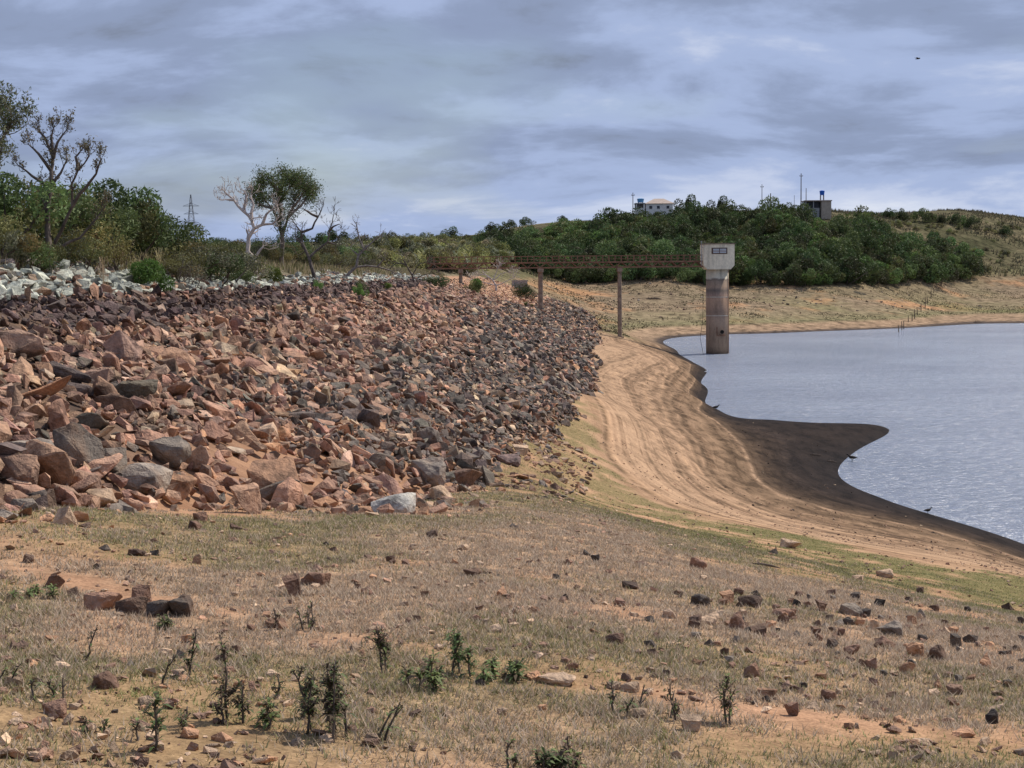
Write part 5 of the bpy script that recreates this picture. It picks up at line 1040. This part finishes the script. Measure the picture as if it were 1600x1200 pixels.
# ------------------------------------------------------------------ fence posts, driftwood, birds
for k, (u, v, h) in enumerate([(1404, 519, 11), (1409, 516, 14), (1412, 514, 13), (1419, 503, 10), (1425, 502, 12), (1429, 498, 15), (1433, 492, 12), (1439, 487, 13), (1445.5, 482, 18), (1449, 474, 10), (1454.5, 466, 15), (1459, 458, 8), (1471, 446, 9)]):
    p = hit(u, v, lambda X, Y: np.maximum(gz(X, Y), 0))
    if p is None: continue
    hm = h / FPX * p[1]; mb = MB(); mb.tube([(0, 0, -0.8), (0.02, 0, hm * 0.5), (rs.normal(0, 0.05), 0, hm)], [0.11, 0.10, 0.08], 6)
    tag(add('fence_post', mb.mesh('fence_post', M_WOOD), loc=p), 'old wooden fence post in the row running down to the far water', 'fence post', 'row of old fence posts on the far shore')
def drift(u, v, wpx, lab, seed):
    p = hit(u, v); r = np.random.default_rng(seed)
    if p is None: return
    w = wpx / FPX * p[1]; root = thing('driftwood', p, lab, 'driftwood'); mb = MB(); ax_ = gz(p[0] + w / 2, p[1])[0] - p[2]; bx2 = gz(p[0] - w / 2, p[1])[0] - p[2]; rr = w * 0.045
    pts = [(-w / 2, 0, bx2 + rr), (-w * 0.2, w * 0.06, bx2 * 0.4 + rr * 1.5), (w * 0.15, -w * 0.03, ax_ * 0.3 + rr * 2), (w / 2, w * 0.05, ax_ + rr)]
    mb.tube(pts, [rr * 0.6, rr, rr * 1.1, rr * 0.4], 7); add('stem', mb.mesh('stem', M_WOOD, True), root)
    for k in range(3):
        a = np.array(pts[1 + k % 2]); d = r.normal(0, 1, 3); d[2] = abs(d[2]) * 0.7; d /= np.linalg.norm(d)
        mb = MB(); mb.tube([a, a + d * w * 0.12, a + d * w * 0.22 + np.array([0.02, 0, 0.01]) * w], [rr * 0.5, rr * 0.35, rr * 0.12], 5); add('branch', mb.mesh('branch', M_WOOD, True), root)
drift(1198, 886, 44, 'thin dark driftwood branch lying on the green grass strip', 1)
drift(1022, 468, 24, 'dark driftwood snag lying on the far flat', 2)
drift(1067, 493, 12, 'small dark driftwood log on the far flat by the tower', 3)
drift(1528, 504, 14, 'driftwood branch at the far waterline', 4)
drift(1275, 712, 20, 'thin pale driftwood stick lying on the dark mud', 5)
drift(1300, 722, 16, 'short driftwood stick on the mud near the water edge', 6)
def bird_standing(u, v, wpx, body, lab, z0=None, face=1):
    p = hit(u, v, lambda X, Y: np.maximum(gz(X, Y), -0.03))
    if p is None: return
    s = wpx / FPX * p[1]; root = thing('bird', p, lab, 'bird'); root.scale = (s * face, s, s)
    mb = MB(); mb.tube([(-0.55, 0, 0.42), (-0.35, 0, 0.45), (-0.1, 0, 0.46), (0.15, 0, 0.50), (0.28, 0, 0.60), (0.33, 0, 0.70), (0.40, 0, 0.76), (0.47, 0, 0.75), (0.50, 0, 0.73), (0.62, 0, 0.70)], [0.02, 0.09, 0.17, 0.16, 0.085, 0.06, 0.075, 0.07, 0.03, 0.008], 10)
    add('body', mb.mesh('body', body, True), root)
    for sy in (-0.06, 0.06):
        mb = MB(); mb.tube([(0, sy, 0.36), (-0.03, sy, 0.18), (0.0, sy, -0.02), (0.08, sy, -0.01)], [0.025, 0.018, 0.016, 0.012], 5); add('leg', mb.mesh('leg', M_DARK), root)
    for sy in (-1, 1):
        mb = MB(); mb.tube([(-0.5, sy * 0.05, 0.43), (-0.25, sy * 0.13, 0.47), (0.05, sy * 0.15, 0.52), (0.15, sy * 0.12, 0.53)], [0.02, 0.07, 0.075, 0.02], 6); add('wing', mb.mesh('wing', body, True), root)
M_BIRD = noisy_mat('dark_feathers', (0.02, 0.018, 0.017), (0.05, 0.045, 0.04), 8); M_EGRET = noisy_mat('white_feathers', (0.7, 0.7, 0.68), (0.8, 0.8, 0.78), 8)
bird_standing(1450, 803, 13, M_BIRD, 'dark bird standing at the water edge on the near mud shore')
bird_standing(1331, 722, 16, M_BIRD, 'dark bird crouched at the inlet corner of the mud spit', face=-1)
bird_standing(1119, 641, 11, M_BIRD, 'dark bird at the water edge where the mud spit begins')
bird_standing(1103, 583, 5, M_EGRET, 'white wading bird in the water near the sandy bank')
bird_standing(1042, 539, 5, M_EGRET, 'white wading bird at the head of the water near the tower')
bp = PD(1434, 92, 90); fb = thing('flying_bird', bp, 'small dark bird flying under the clouds', 'bird')
fb.scale = (0.75, 0.75, 0.75)
mb = MB(); mb.tube([(-0.2, 0, 0), (-0.1, 0, 0), (0.05, 0, 0.01), (0.13, 0, 0.02), (0.19, 0, 0.015)], [0.02, 0.035, 0.045, 0.03, 0.006], 8); add('body', mb.mesh('body', M_BIRD, True), fb)
for s in (-1, 1):
    mb = MB(); mb.quad([(0, 1, 2, 3), (3, 2, 4, 5), (7, 6, 9, 8), (6, 11, 10, 9)] if False else [(0, 1, 2, 3), (3, 2, 4, 5)], [(-0.07, 0, 0.01), (0.07, 0, 0.015), (0.08 + s * 0.10, s * 0.08, 0.10), (-0.06 + s * 0.10, s * 0.08, 0.10), (0.02 + s * 0.24, s * 0.2, 0.08), (-0.08 + s * 0.24, s * 0.2, 0.07)])
    w_ = add('wing', mb.mesh('wing', M_BIRD), fb); sm = w_.modifiers.new('thick', 'SOLIDIFY'); sm.thickness = 0.012
